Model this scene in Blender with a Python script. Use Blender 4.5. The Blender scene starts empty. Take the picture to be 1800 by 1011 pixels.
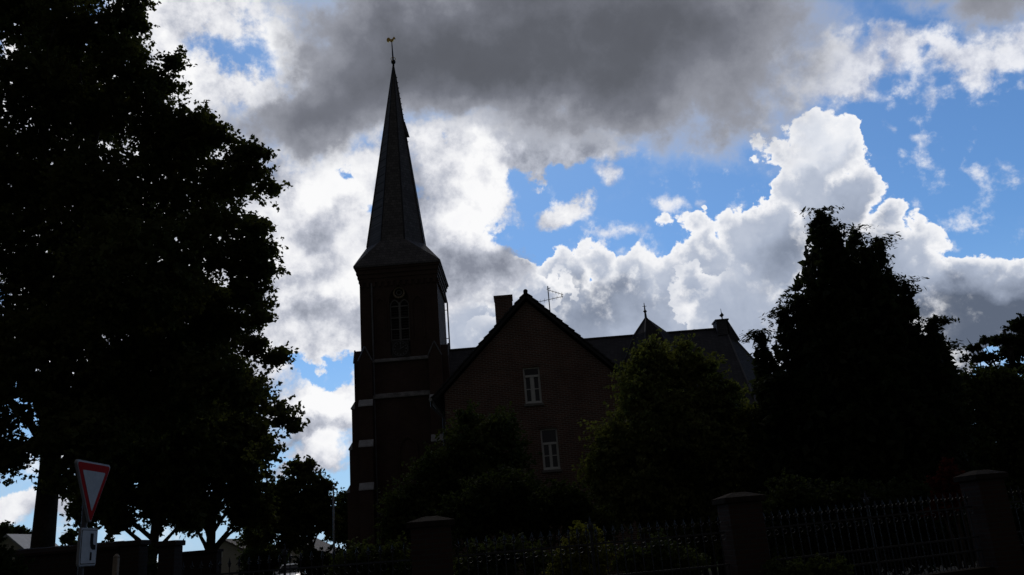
import bpy, bmesh, math, random
import numpy as np
from mathutils import Vector, Matrix, Euler

SC = bpy.context.scene
COL = SC.collection
rad = math.radians

# ------------------------------------------------------------------ camera
EYE = 1.6
PITCH, ROLL, F_PX = rad(17.2), rad(4.6), 1450.0      # focal length in photograph pixels (1800 wide)
_F = Vector((0, math.cos(PITCH), math.sin(PITCH)))
_U0 = Vector((0, -math.sin(PITCH), math.cos(PITCH)))
_R0 = Vector((1, 0, 0))
CAM_R = _R0 * math.cos(ROLL) - _U0 * math.sin(ROLL)
CAM_U = _U0 * math.cos(ROLL) + _R0 * math.sin(ROLL)
cam_data = bpy.data.cameras.new('camera')
cam = bpy.data.objects.new('camera', cam_data)
COL.objects.link(cam)
cam.matrix_world = Matrix((
    (CAM_R.x, CAM_U.x, -_F.x, 0), (CAM_R.y, CAM_U.y, -_F.y, 0),
    (CAM_R.z, CAM_U.z, -_F.z, EYE), (0, 0, 0, 1)))
cam_data.sensor_width = 36
cam_data.lens = 36 * F_PX / 1800
cam_data.clip_start = 0.1
cam_data.clip_end = 3000
SC.camera = cam

def ray(px, py):
    return _F + CAM_R * ((px - 900) / F_PX) - CAM_U * ((py - 505.5) / F_PX)

def at(px, py, y):
    """the point of the scene that stands at depth y behind that spot of the photograph"""
    d = ray(px, py)
    t = y / d.y
    return Vector((d.x * t, y, EYE + d.z * t))

def mpp(px, py, y):
    """metres per photograph pixel there"""
    d = ray(px, py)
    return (y / d.y) / F_PX

def azel(px, py):
    d = ray(px, py).normalized()
    return Vector((math.degrees(math.atan2(d.x, d.y)), math.degrees(math.asin(d.z))))

# ------------------------------------------------------------------ colour management
SC.view_settings.view_transform = 'Standard'
SC.view_settings.look = 'None'
SC.view_settings.exposure = 0
SC.view_settings.gamma = 1

def lin(c):
    c = c / 255.0
    return c / 12.92 if c <= 0.04045 else ((c + 0.055) / 1.055) ** 2.4

def rgb(r, g, b, k=1.0):
    return (lin(r) * k, lin(g) * k, lin(b) * k, 1)

# ------------------------------------------------------------------ the sky
SUN_AZ, SUN_EL = -4.0, 43.0        # the sun stands ahead, behind the dark cloud
SKY_STRENGTH = 0.1

world = bpy.data.worlds.new('World')
SC.world = world
world.use_nodes = True
WT = world.node_tree
for n in list(WT.nodes):
    WT.nodes.remove(n)

class Wires:
    """small helper that writes node trees as expressions"""
    def __init__(self, tree):
        self.t = tree
    def plug(self, sock, v):
        if hasattr(v, 'is_output'):
            self.t.links.new(v, sock)
        elif v is not None:
            sock.default_value = v
    def m(self, op, a, b=None, c=None, clamp=False):
        n = self.t.nodes.new('ShaderNodeMath'); n.operation = op; n.use_clamp = clamp
        self.plug(n.inputs[0], a)
        if b is not None: self.plug(n.inputs[1], b)
        if c is not None: self.plug(n.inputs[2], c)
        return n.outputs[0]
    def v(self, op, a, b=None, scale=None):
        n = self.t.nodes.new('ShaderNodeVectorMath'); n.operation = op
        self.plug(n.inputs[0], a)
        if b is not None: self.plug(n.inputs[1], b)
        if scale is not None: self.plug(n.inputs['Scale'], scale)
        return n.outputs['Value'] if op in ('LENGTH', 'DOT_PRODUCT', 'DISTANCE') else n.outputs[0]
    def noise(self, vec, scale, detail=6, rough=0.55, dist=0.0, lac=2.0):
        n = self.t.nodes.new('ShaderNodeTexNoise')
        self.plug(n.inputs['Vector'], vec)
        n.inputs['Scale'].default_value = scale
        n.inputs['Detail'].default_value = detail
        n.inputs['Roughness'].default_value = rough
        n.inputs['Lacunarity'].default_value = lac
        n.inputs['Distortion'].default_value = dist
        return n
    def puffs(self, vec, scale, detail=2, rough=0.5):
        n = self.t.nodes.new('ShaderNodeTexVoronoi')
        n.feature = 'F1'
        self.plug(n.inputs['Vector'], vec)
        n.inputs['Scale'].default_value = scale
        n.inputs['Detail'].default_value = detail
        n.inputs['Roughness'].default_value = rough
        return n.outputs['Distance']
    def rng(self, x, a, b, c=0.0, d=1.0, smooth=True):
        n = self.t.nodes.new('ShaderNodeMapRange')
        n.interpolation_type = 'SMOOTHSTEP' if smooth else 'LINEAR'
        self.plug(n.inputs['Value'], x)
        for k, val in (('From Min', a), ('From Max', b), ('To Min', c), ('To Max', d)):
            self.plug(n.inputs[k], val)
        return n.outputs['Result']
    def mix(self, f, a, b, blend='MIX'):
        n = self.t.nodes.new('ShaderNodeMix'); n.data_type = 'RGBA'; n.blend_type = blend
        self.plug(n.inputs['Factor'], f)
        self.plug(n.inputs['A'] if False else n.inputs[6], a)
        self.plug(n.inputs[7], b)
        return n.outputs[2]
    def ramp(self, f, stops):
        n = self.t.nodes.new('ShaderNodeValToRGB')
        e = n.color_ramp.elements
        while len(e) < len(stops):
            e.new(0.5)
        for el, (p, c) in zip(e, stops):
            el.position = p; el.color = c
        self.plug(n.inputs[0], f)
        return n.outputs[0]

W = Wires(WT)
K = 1.0 / SKY_STRENGTH
tc = WT.nodes.new('ShaderNodeTexCoord')
DIR = W.v('NORMALIZE', tc.outputs['Generated'])
sep = WT.nodes.new('ShaderNodeSeparateXYZ')
WT.links.new(DIR, sep.inputs[0])
AZ = W.m('MULTIPLY', W.m('ARCTAN2', sep.outputs[0], sep.outputs[1]), 180 / math.pi)
EL = W.m('MULTIPLY', W.m('ARCSINE', sep.outputs[2]), 180 / math.pi)
comb = WT.nodes.new('ShaderNodeCombineXYZ')
WT.links.new(AZ, comb.inputs[0]); WT.links.new(EL, comb.inputs[1])
P0 = comb.outputs[0]                                   # azimuth and elevation, degrees
warp_big = W.v('SUBTRACT', W.noise(DIR, 7, 3, 0.5).outputs['Color'], (0.5, 0.5, 0.5))
warp_small = W.v('SUBTRACT', W.noise(DIR, 30, 5, 0.6).outputs['Color'], (0.5, 0.5, 0.5))
def warped(big, small):
    a = W.v('ADD', P0, W.v('MULTIPLY', warp_big, (big, big, 0)))
    return W.v('ADD', a, W.v('MULTIPLY', warp_small, (small, small, 0)))
P_SOFT = warped(8.0, 3.4)
P_CRISP = W.v('ADD', warped(2.2, 2.0), (0.7, -0.95, 0))

def lobe(P, px, py, rx, ry, rot=0.0):
    """1 at the middle of a cloud heap, 0 at its outline, negative outside"""
    c = azel(px, py)
    ca, sa = math.cos(rad(rot)), math.sin(rad(rot))
    ex = (azel(px + rx * ca, py + rx * sa) - azel(px - rx * ca, py - rx * sa)) / 2
    ey = (azel(px - ry * sa, py + ry * ca) - azel(px + ry * sa, py - ry * ca)) / 2
    n = WT.nodes.new('ShaderNodeMapping'); n.vector_type = 'TEXTURE'
    W.plug(n.inputs['Vector'], P)
    n.inputs['Location'].default_value = (c.x, c.y, 0)
    n.inputs['Rotation'].default_value = (0, 0, math.atan2(ex.y, ex.x))
    n.inputs['Scale'].default_value = (ex.length, ey.length, 1)
    return W.m('SUBTRACT', 1.0, W.v('LENGTH', n.outputs[0]))

LAST = [None]
def after(P):
    """ties a lobe to the one before it, so that the renderer evaluates them one by one (its stack is small)"""
    if LAST[0] is None:
        return P
    n = WT.nodes.new('ShaderNodeVectorMath'); n.operation = 'MULTIPLY_ADD'
    WT.links.new(LAST[0], n.inputs[0]); n.inputs[1].default_value = (1e-7, 1e-7, 0)
    WT.links.new(P, n.inputs[2])
    return n.outputs[0]

def heap(P, lobes, soft=0.12):
    """union of lobes; each (px, py, rx, ry[, rot]); smaller ones weigh by size so that rims have one width"""
    tot = None
    for L in lobes:
        h = W.m('MULTIPLY', lobe(after(P), *L), min(L[2], L[3]) / 100.0)
        tot = h if tot is None else W.m('SMOOTH_MAX', tot, h, soft)
        LAST[0] = tot
    return tot

def glow(P, spots):
    """sum of soft spots (px, py, rx, ry, amount[, rot])"""
    tot = None
    for s in spots:
        g = W.rng(lobe(after(P), s[0], s[1], s[2], s[3], s[5] if len(s) > 5 else 0), 0.0, 1.0, 0.0, s[4])
        tot = g if tot is None else W.m('ADD', tot, g)
        LAST[0] = tot
    return tot

sky = WT.nodes.new('ShaderNodeTexSky')
sky.sky_type = 'NISHITA'
sky.sun_disc = False
sky.sun_elevation = rad(SUN_EL)
sky.sun_rotation = rad(SUN_AZ)
sky.air_density = 1.0; sky.dust_density = 0.3; sky.ozone_density = 2.0
blue = W.mix(1.0, sky.outputs[0], (0.50, 0.75, 0.99, 1), 'MULTIPLY')
# paler towards the horizon
colour = W.mix(W.rng(EL, 18.0, -2.0, 0.0, 0.75), blue, rgb(168, 198, 235, K))

fine = W.noise(DIR, 14, 7, 0.62).outputs['Fac']
fine2 = W.noise(W.v('ADD', DIR, (3.1, 1.7, 5.2)), 34, 5, 0.6).outputs['Fac']
broad = W.noise(W.v('ADD', DIR, (7.7, 2.9, 0.4)), 5, 4, 0.5).outputs['Fac']
bill = W.m('SUBTRACT', 0.40, W.puffs(W.v('ADD', DIR, W.v('SCALE', warp_small, scale=0.04)), 30, 2, 0.6))

def over(base, alpha, col):
    return W.mix(alpha, base, col)

# ---- heaped clouds low in the sky ahead, crisp outlines lit from behind
def cumulus(base, lobes, shades, rim_w, rough=1.0, cut=None, dim=None):
    h = heap(P_CRISP, lobes, 0.08)
    h = W.m('ADD', h, W.m('MULTIPLY', bill, 0.26 * rough))
    h = W.m('ADD', h, W.m('MULTIPLY', W.m('SUBTRACT', fine2, 0.5), 0.36 * rough))
    alpha = W.rng(W.m('SUBTRACT', h, cut) if cut is not None else h, 0.0, 0.07)
    inner = W.m('ADD', glow(P_SOFT, shades), W.m('MULTIPLY', W.m('SUBTRACT', broad, 0.5), 0.42))
    inner = W.m('SUBTRACT', inner, W.m('MULTIPLY', bill, 0.10))
    col = W.ramp(W.m('ADD', inner, 0.35, clamp=True),
                 [(0.0, rgb(240, 242, 247, K)), (0.22, rgb(212, 218, 230, K)), (0.5, rgb(170, 180, 199, K)),
                  (0.78, rgb(124, 134, 153, K)), (1.0, rgb(94, 104, 122, K))])
    edge = W.rng(h, rim_w, 0.02)
    if dim is not None:
        edge = W.m('MULTIPLY', edge, W.m('SUBTRACT', 1.0, dim))
    return W.mix(alpha, base, W.mix(edge, col, rgb(250, 250, 252, K)))

under = W.rng(lobe(P_SOFT, 1810, 738, 260, 90), -0.15, 0.5, 0.0, 2.2)
colour = cumulus(colour, [
    (918, 515, 62, 66), (985, 520, 75, 68), (1072, 490, 62, 64), (1030, 520, 60, 60), (1140, 505, 75, 66), (1190, 412, 46, 30), (1238, 414, 42, 38),
    (1262, 480, 80, 75), (1308, 430, 56, 78), (1350, 450, 90, 95), (1435, 345, 82, 90), (1482, 300, 72, 76), (1385, 430, 80, 90), (1385, 480, 100, 90), (1345, 430, 60, 66), (1455, 268, 84, 66), (1390, 285, 80, 44, 14), (1345, 272, 40, 20, 10),
    (1500, 285, 52, 86), (1530, 360, 60, 80), (1490, 400, 90, 120), (1592, 418, 66, 50), (1640, 430, 40, 46), (1560, 500, 180, 110), (1650, 530, 150, 86),
    (1745, 535, 110, 82), (1830, 540, 100, 78), (1660, 600, 220, 95), (1800, 600, 160, 80), (1250, 640, 340, 190), (1500, 640, 300, 150), (960, 640, 260, 140)],
    [(1680, 560, 310, 120, 0.6), (1640, 610, 280, 120, 0.75), (1530, 430, 130, 130, 0.20), (1010, 590, 220, 120, 0.24), (1480, 600, 300, 140, 0.10), (1110, 540, 180, 70, 0.22), (1405, 455, 130, 80, 0.30), (1430, 250, 130, 60, -0.34)],
    0.36, cut=under, dim=W.m('MINIMUM', glow(P0, [(1690, 635, 360, 190, 2.2)]), 1.0))

def rim_strokes(base, lobes, where, width):
    """bright edges of nearer puffs inside the heap"""
    h = heap(P_CRISP, lobes, 0.06)
    h = W.m('ADD', h, W.m('MULTIPLY', bill, 0.26))
    h = W.m('ADD', h, W.m('MULTIPLY', W.m('SUBTRACT', fine2, 0.5), 0.36))
    e = W.m('MULTIPLY', W.rng(h, 0.0, 0.05), W.rng(h, width, 0.04))
    return W.mix(W.m('MULTIPLY', e, glow(P0, where), clamp=True), base, rgb(250, 250, 252, K))
colour = rim_strokes(colour, [(905, 560, 62, 88), (950, 540, 80, 64), (1015, 530, 36, 34), (930, 640, 110, 110)], [(900, 510, 130, 110, 1.3), (1000, 500, 80, 50, 0.8)], 0.34)
colour = rim_strokes(colour, [(1245, 530, 64, 60), (1310, 570, 110, 80), (1260, 600, 60, 50), (1400, 650, 190, 140)], [(1225, 520, 90, 110, 1.2)], 0.36)

# ---- bright broken cloud around the tower and down to the left horizon
brk = glow(P_SOFT, [(905, 245, 210, 100, 0.7), (1030, 250, 150, 70, 0.5), (700, 250, 190, 90, 0.5), (560, 90, 150, 80, 0.45), (400, 40, 200, 60, 0.4), (520, 180, 120, 80, 0.4), (470, 430, 330, 300, 0.9), (640, 470, 260, 260, 0.75), (800, 420, 190, 210, 0.9), (860, 300, 130, 80, 0.8), (700, 600, 200, 120, 0.3),
                    (990, 365, 70, 42, 0.75), (330, 130, 190, 170, 0.75), (430, 140, 120, 60, 0.7), (590, 715, 140, 85, 0.85), (560, 800, 130, 50, 0.8), (300, 640, 330, 330, 0.9),
                    (860, 480, 70, 60, 0.3), (700, 560, 140, 70, 0.35), (100, 300, 350, 400, 0.8), (60, 900, 260, 60, 0.7)])
holes = glow(P_SOFT, [(415, 128, 115, 50, 0.9, 8), (603, 305, 26, 22, 0.7), (645, 385, 40, 26, 0.85), (535, 648, 105, 24, 0.8), (612, 640, 45, 20, 0.5), (905, 392, 48, 26, 0.8),
                      (945, 305, 90, 35, 0.75), (778, 262, 22, 20, 0.3), (520, 790, 60, 14, 0.5), (790, 590, 60, 60, 0.3), (940, 430, 40, 60, 0.5), (30, 855, 120, 30, 0.8)])
brk = W.m('SUBTRACT', brk, holes)
brk = W.m('ADD', brk, W.m('MULTIPLY', W.m('SUBTRACT', fine, 0.5), 1.5))
brk = W.m('ADD', brk, W.m('MULTIPLY', W.m('SUBTRACT', fine2, 0.5), 0.9))
a_brk = W.rng(brk, 0.06, 0.50)
gr = glow(P_SOFT, [(540, 390, 130, 70, 0.16), (600, 580, 130, 75, 0.6), (580, 745, 110, 36, 0.75), (820, 445, 130, 60, 0.22), (480, 560, 110, 110, 0.35), (700, 330, 80, 60, 0.3),
                   (470, 330, 120, 60, 0.16), (960, 235, 200, 70, 0.45), (640, 840, 90, 60, 0.3), (330, 60, 60, 60, 0.2)])
wh = glow(P_SOFT, [(870, 280, 100, 55, 0.4), (830, 370, 110, 50, 0.4), (560, 530, 90, 50, 0.3), (560, 340, 90, 40, 0.3), (500, 450, 70, 60, 0.3), (570, 690, 80, 40, 0.3), (350, 140, 120, 60, 0.3)])
gb = W.m('ADD', W.m('SUBTRACT', gr, wh), W.m('MULTIPLY', W.m('SUBTRACT', fine, 0.5), -2.7))
gb = W.m('ADD', gb, W.m('MULTIPLY', W.m('SUBTRACT', broad, 0.5), 1.0))
gb = W.m('ADD', gb, W.m('MULTIPLY', W.m('SUBTRACT', fine2, 0.5), -0.5))
col_brk = W.ramp(W.m('ADD', gb, 0.36, clamp=True),
                 [(0.0, rgb(251, 251, 252, K)), (0.25, rgb(232, 233, 238, K)), (0.55, rgb(188, 192, 204, K)), (0.8, rgb(158, 163, 176, K)), (1.0, rgb(134, 139, 153, K))])
colour = over(colour, a_brk, col_brk)

# ---- torn white band at the upper right and loose wisps in the blue
band = glow(P_SOFT, [(1390, 150, 130, 100, 0.40), (1560, 150, 210, 70, 0.30), (1480, 120, 150, 90, 0.85), (1600, 80, 160, 75, 0.95), (1730, 85, 130, 62, 0.9), (1450, 175, 80, 42, 0.6), (1820, 60, 120, 70, 0.8), (1660, 168, 34, 42, 0.42),
                     (1540, 250, 34, 28, 0.36), (1608, 255, 44, 30, 0.44), (1052, 300, 48, 38, 0.75), (1180, 367, 44, 28, 0.62), (1110, 408, 80, 26, 0.42), (1055, 415, 44, 18, 0.5),
                     (1730, 300, 70, 18, 0.36), (1742, 396, 44, 14, 0.42), (1375, 240, 50, 24, 0.4)])
bh = glow(P_SOFT, [(1550, 95, 24, 28, 0.55), (1632, 88, 40, 28, 0.6), (1485, 64, 16, 14, 0.3), (1560, 160, 90, 26, 0.35)])
band = W.m('ADD', W.m('SUBTRACT', band, bh), W.m('MULTIPLY', W.m('SUBTRACT', fine2, 0.5), 1.7))
band = W.m('ADD', band, W.m('MULTIPLY', W.m('SUBTRACT', fine, 0.5), 0.8))
a_band = W.rng(band, 0.10, 0.95, 0.0, 0.94)
col_band = W.mix(W.rng(W.m('ADD', W.m('MULTIPLY', fine, 0.6), W.m('MULTIPLY', fine2, 0.4)), 0.40, 0.58), rgb(178, 184, 202, K), rgb(240, 241, 246, K))
colour = over(colour, a_band, col_band)

# ---- the heavy dark cloud overhead
drk = glow(P_SOFT, [(980, 80, 760, 330, 0.50), (1010, 75, 440, 180, 0.55), (640, 150, 340, 160, 0.58, -12), (480, 235, 240, 150, 0.30), (1300, 90, 340, 190, 0.22),
                    (1000, -250, 1400, 360, 0.40), (560, 40, 420, 130, 0.14), (1560, -40, 420, 80, 0.40), (1790, 0, 160, 75, 0.4), (1250, 215, 260, 110, 0.24)])
drk = W.m('SUBTRACT', drk, glow(P_SOFT, [(860, 330, 220, 95, 0.45), (370, 130, 230, 120, 0.5), (600, 370, 140, 60, 0.25)]))
overhead = W.rng(EL, 36.0, 48.0)
drk = W.m('ADD', drk, overhead)
drk = W.m('ADD', drk, W.m('MULTIPLY', W.m('SUBTRACT', fine, 0.5), 0.6))
drk = W.m('ADD', drk, W.m('MULTIPLY', W.m('SUBTRACT', broad, 0.5), 0.5))
a_drk = W.rng(drk, 0.02, 0.46)
col_drk = W.ramp(W.m('MULTIPLY', drk, 0.75, clamp=True),
                 [(0.0, rgb(228, 231, 238, K)), (0.15, rgb(190, 194, 204, K)), (0.30, rgb(150, 153, 163, K)), (0.50, rgb(116, 119, 129, K)), (0.72, rgb(94, 97, 105, K)), (1.0, rgb(84, 86, 93, K))])
colour = over(colour, a_drk, col_drk)

# ---- unseen sky behind and above the camera: dark cloud added to dim the foreground
BACK = 57
turn = W.m('ABSOLUTE', AZ)
back = W.m('MAXIMUM', W.rng(turn, 55.0, 95.0), W.rng(EL, 52.0, 70.0))
col_back = W.mix(W.rng(broad, 0.3, 0.7), rgb(BACK - 6, BACK - 6, BACK - 3, K), rgb(BACK + 8, BACK + 8, BACK + 12, K))
colour = over(colour, back, col_back)

bg = WT.nodes.new('ShaderNodeBackground')
bg.inputs['Strength'].default_value = SKY_STRENGTH
WT.links.new(colour, bg.inputs['Color'])
wo = WT.nodes.new('ShaderNodeOutputWorld')
WT.links.new(bg.outputs[0], wo.inputs['Surface'])
world.cycles.sampling_method = 'MANUAL'
world.cycles.sample_map_resolution = 1024

# ------------------------------------------------------------------ the sun, veiled by the cloud
sun_data = bpy.data.lights.new('sun', 'SUN')
sun_data.energy = 0.5
sun_data.angle = rad(14)
sun_data.color = (1.0, 0.95, 0.88)
sun = bpy.data.objects.new('sun', sun_data)
COL.objects.link(sun)
_s = Vector((math.sin(rad(SUN_AZ)) * math.cos(rad(SUN_EL)), math.cos(rad(SUN_AZ)) * math.cos(rad(SUN_EL)), math.sin(rad(SUN_EL))))
sun.rotation_euler = _s.to_track_quat('Z', 'Y').to_euler()
sun.location = (0, 30, 60)

# ------------------------------------------------------------------ object helpers
ORIGIN = {}

def tag(o, label=None, cat=None, group=None, kind=None):
    for k, v in (('label', label), ('category', cat), ('group', group), ('kind', kind)):
        if v:
            o[k] = v
    return o

def thing(name, loc, label, cat, group=None):
    o = bpy.data.objects.new(name, None)
    o.empty_display_size = 0.3
    o.location = loc
    COL.objects.link(o)
    ORIGIN[o] = Vector(loc)
    return tag(o, label, cat, group)

class MB:
    """collects shapes in world coordinates; build() links them as one mesh object"""
    def __init__(self):
        self.v, self.f = [], []
    def add(self, verts, faces):
        b = len(self.v)
        self.v += [Vector(p) for p in verts]
        self.f += [[b + i for i in f] for f in faces]
        return self
    def box(self, x0, y0, z0, x1, y1, z1, M=None):
        p = [Vector((x, y, z)) for z in (z0, z1) for y in (y0, y1) for x in (x0, x1)]
        if M is not None:
            p = [M @ q for q in p]
        return self.add(p, [(0, 2, 3, 1), (4, 5, 7, 6), (0, 1, 5, 4), (1, 3, 7, 5), (3, 2, 6, 7), (2, 0, 4, 6)])
    def prism(self, poly, off):
        """poly: planar points, counter-clockwise seen from the front; off: extrusion vector"""
        n = len(poly); off = Vector(off)
        a = [Vector(p) for p in poly]; b = [p + off for p in a]
        return self.add(a + b, [list(range(n)), list(range(2 * n - 1, n - 1, -1))] +
                        [(i, i + n, (i + 1) % n + n, (i + 1) % n) for i in range(n)])
    def tube(self, pts, radii, seg=8, cap=True):
        pts = [Vector(p) for p in pts]
        if not hasattr(radii, '__len__'):
            radii = [radii] * len(pts)
        b = len(self.v); ref = None
        for i, p in enumerate(pts):
            d = (pts[min(i + 1, len(pts) - 1)] - pts[max(i - 1, 0)]).normalized()
            if ref is None:
                ref = d.orthogonal().normalized()
            ref = (ref - d * ref.dot(d)).normalized()
            o = d.cross(ref)
            for k in range(seg):
                a = 2 * math.pi * k / seg
                self.v.append(p + (ref * math.cos(a) + o * math.sin(a)) * radii[i])
        for i in range(len(pts) - 1):
            for k in range(seg):
                k2 = (k + 1) % seg
                self.f.append([b + i * seg + k, b + i * seg + k2, b + (i + 1) * seg + k2, b + (i + 1) * seg + k])
        if cap:
            self.f.append([b + k for k in range(seg)][::-1])
            self.f.append([b + (len(pts) - 1) * seg + k for k in range(seg)])
        return self
    def lathe(self, c, prof, seg=16):
        """prof: (radius, z) pairs upward round the vertical through c"""
        c = Vector(c); b = len(self.v)
        for r, z in prof:
            for k in range(seg):
                a = 2 * math.pi * k / seg
                self.v.append(c + Vector((r * math.cos(a), r * math.sin(a), z)))
        for i in range(len(prof) - 1):
            for k in range(seg):
                k2 = (k + 1) % seg
                self.f.append([b + i * seg + k, b + i * seg + k2, b + (i + 1) * seg + k2, b + (i + 1) * seg + k])
        self.f.append([b + k for k in range(seg)][::-1])
        self.f.append([b + (len(prof) - 1) * seg + k for k in range(seg)])
        return self
    def ring(self, c, n, r, w, seg=24, start=0.0, end=2 * math.pi, up=None):
        """thin tube bent to a ring round axis n"""
        n = Vector(n).normalized()
        u = Vector(up) if up else n.orthogonal().normalized()
        v = n.cross(u)
        pts = [Vector(c) + (u * math.cos(start + (end - start) * k / seg) + v * math.sin(start + (end - start) * k / seg)) * r for k in range(seg + 1)]
        return self.tube(pts, w, 6)
    def build(self, name, mat, parent=None, smooth=False, bevel=0.0):
        org = Vector((0, 0, 0))
        if parent is not None:
            org = ORIGIN[parent]
        me = bpy.data.meshes.new(name)
        me.from_pydata([tuple(p - org) for p in self.v], [], self.f)
        me.validate()
        if smooth:
            me.polygons.foreach_set('use_smooth', [True] * len(me.polygons))
        me.materials.append(mat)
        o = bpy.data.objects.new(name, me)
        COL.objects.link(o)
        if parent is not None:
            o.parent = parent
        ORIGIN[o] = org
        if bevel:
            m = o.modifiers.new('bevel', 'BEVEL'); m.width = bevel; m.segments = 2; m.limit_method = 'ANGLE'
        return o

# ------------------------------------------------------------------ materials
def mat_base(name):
    m = bpy.data.materials.new(name)
    m.use_nodes = True
    t = m.node_tree
    b = t.nodes['Principled BSDF']
    return m, t, b, Wires(t)

def coords(t):
    n = t.nodes.new('ShaderNodeTexCoord')
    return n.outputs['Object']

def plain(name, col, rough=0.7, var=0.25, scale=4.0, metal=0.0, bump=0.0, tint=None, spec=None):
    """a colour with mottling that belongs to the surface"""
    m, t, b, w = mat_base(name)
    co = coords(t)
    n1 = w.noise(co, scale, 6, 0.6).outputs['Fac']
    n2 = w.noise(co, scale * 6, 4, 0.6).outputs['Fac']
    f = w.m('MULTIPLY_ADD', n2, 0.4, w.m('MULTIPLY', n1, 0.6))
    lo = tuple(c * (1 - var) for c in col) + (1,)
    hi = tuple(min(1, c * (1 + var)) for c in (tint or col)) + (1,)
    w.plug(b.inputs['Base Color'], w.mix(w.rng(f, 0.32, 0.68), lo, hi))
    w.plug(b.inputs['Roughness'], w.rng(n2, 0.2, 0.8, rough - 0.08, min(1, rough + 0.08)))
    b.inputs['Metallic'].default_value = metal
    b.inputs['Specular IOR Level'].default_value = spec if spec is not None else (0.04 if rough > 0.88 else 0.3)
    if bump:
        bn = t.nodes.new('ShaderNodeBump'); bn.inputs['Strength'].default_value = bump
        bn.inputs['Distance'].default_value = 0.02
        w.plug(bn.inputs['Height'], f)
        t.links.new(bn.outputs[0], b.inputs['Normal'])
    return m

def coursed(name, c1, c2, mortar, bw, bh, gap, rough=0.85, offset=0.5, bump=0.5, stain=0.5, slope=False):
    """bricks, slates or tiles laid in courses on upright or sloping faces"""
    m, t, b, w = mat_base(name)
    co = coords(t)
    s = t.nodes.new('ShaderNodeSeparateXYZ'); t.links.new(co, s.inputs[0])
    u = w.m('ADD', s.outputs[0], s.outputs[1])
    vv = s.outputs[2]
    if slope:
        vv = w.m('MULTIPLY', vv, 1.35)
    c = t.nodes.new('ShaderNodeCombineXYZ'); t.links.new(u, c.inputs[0]); t.links.new(vv, c.inputs[1])
    br = t.nodes.new('ShaderNodeTexBrick')
    t.links.new(c.outputs[0], br.inputs['Vector'])
    br.offset = offset
    br.inputs['Color1'].default_value = tuple(c1) + (1,)
    br.inputs['Color2'].default_value = tuple(c2) + (1,)
    br.inputs['Mortar'].default_value = tuple(mortar) + (1,)
    br.inputs['Scale'].default_value = 1
    br.inputs['Mortar Size'].default_value = gap
    br.inputs['Mortar Smooth'].default_value = 0.2
    br.inputs['Brick Width'].default_value = bw
    br.inputs['Row Height'].default_value = bh
    br.inputs['Bias'].default_value = -0.1
    n1 = w.noise(co, 0.7, 7, 0.65).outputs['Fac']
    col = w.mix(w.rng(n1, 0.35, 0.75, 0.0, stain), br.outputs['Color'], tuple(x * 0.4 for x in c1) + (1,))
    w.plug(b.inputs['Base Color'], col)
    b.inputs['Roughness'].default_value = rough
    b.inputs['Specular IOR Level'].default_value = 0.15
    bn = t.nodes.new('ShaderNodeBump'); bn.inputs['Strength'].default_value = bump; bn.inputs['Distance'].default_value = 0.015
    n2 = w.noise(co, 30, 3, 0.5).outputs['Fac']
    w.plug(bn.inputs['Height'], w.m('ADD', w.m('MULTIPLY', br.outputs['Fac'], -1.0), w.m('MULTIPLY', n2, 0.4)))
    t.links.new(bn.outputs[0], b.inputs['Normal'])
    return m

def leafy(name, dark, light, scale=1.3, through=0.35):
    """foliage whose leaves differ clump by clump"""
    m, t, b, w = mat_base(name)
    co = coords(t)
    n1 = w.noise(co, scale, 3, 0.5).outputs['Fac']
    n2 = w.noise(co, scale * 9, 2, 0.5).outputs['Fac']
    f = w.m('ADD', w.m('MULTIPLY', n1, 0.55), w.m('MULTIPLY', n2, 0.45))
    w.plug(b.inputs['Base Color'], w.mix(w.rng(f, 0.34, 0.66), tuple(dark) + (1,), tuple(light) + (1,)))
    b.inputs['Roughness'].default_value = 0.85
    b.inputs['Specular IOR Level'].default_value = 0.06
    tr = t.nodes.new('ShaderNodeBsdfTranslucent')          # light that passes through the blade
    w.plug(tr.inputs['Color'], w.mix(1.0, w.mix(w.rng(f, 0.34, 0.66), tuple(dark) + (1,), tuple(light) + (1,)), (1.3, 1.35, 0.7, 1), 'MULTIPLY'))
    ms = t.nodes.new('ShaderNodeMixShader')
    ms.inputs[0].default_value = through
    out = [n for n in t.nodes if n.type == 'OUTPUT_MATERIAL'][0]
    t.links.new(b.outputs[0], ms.inputs[1]); t.links.new(tr.outputs[0], ms.inputs[2])
    t.links.new(ms.outputs[0], out.inputs['Surface'])
    return m

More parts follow.
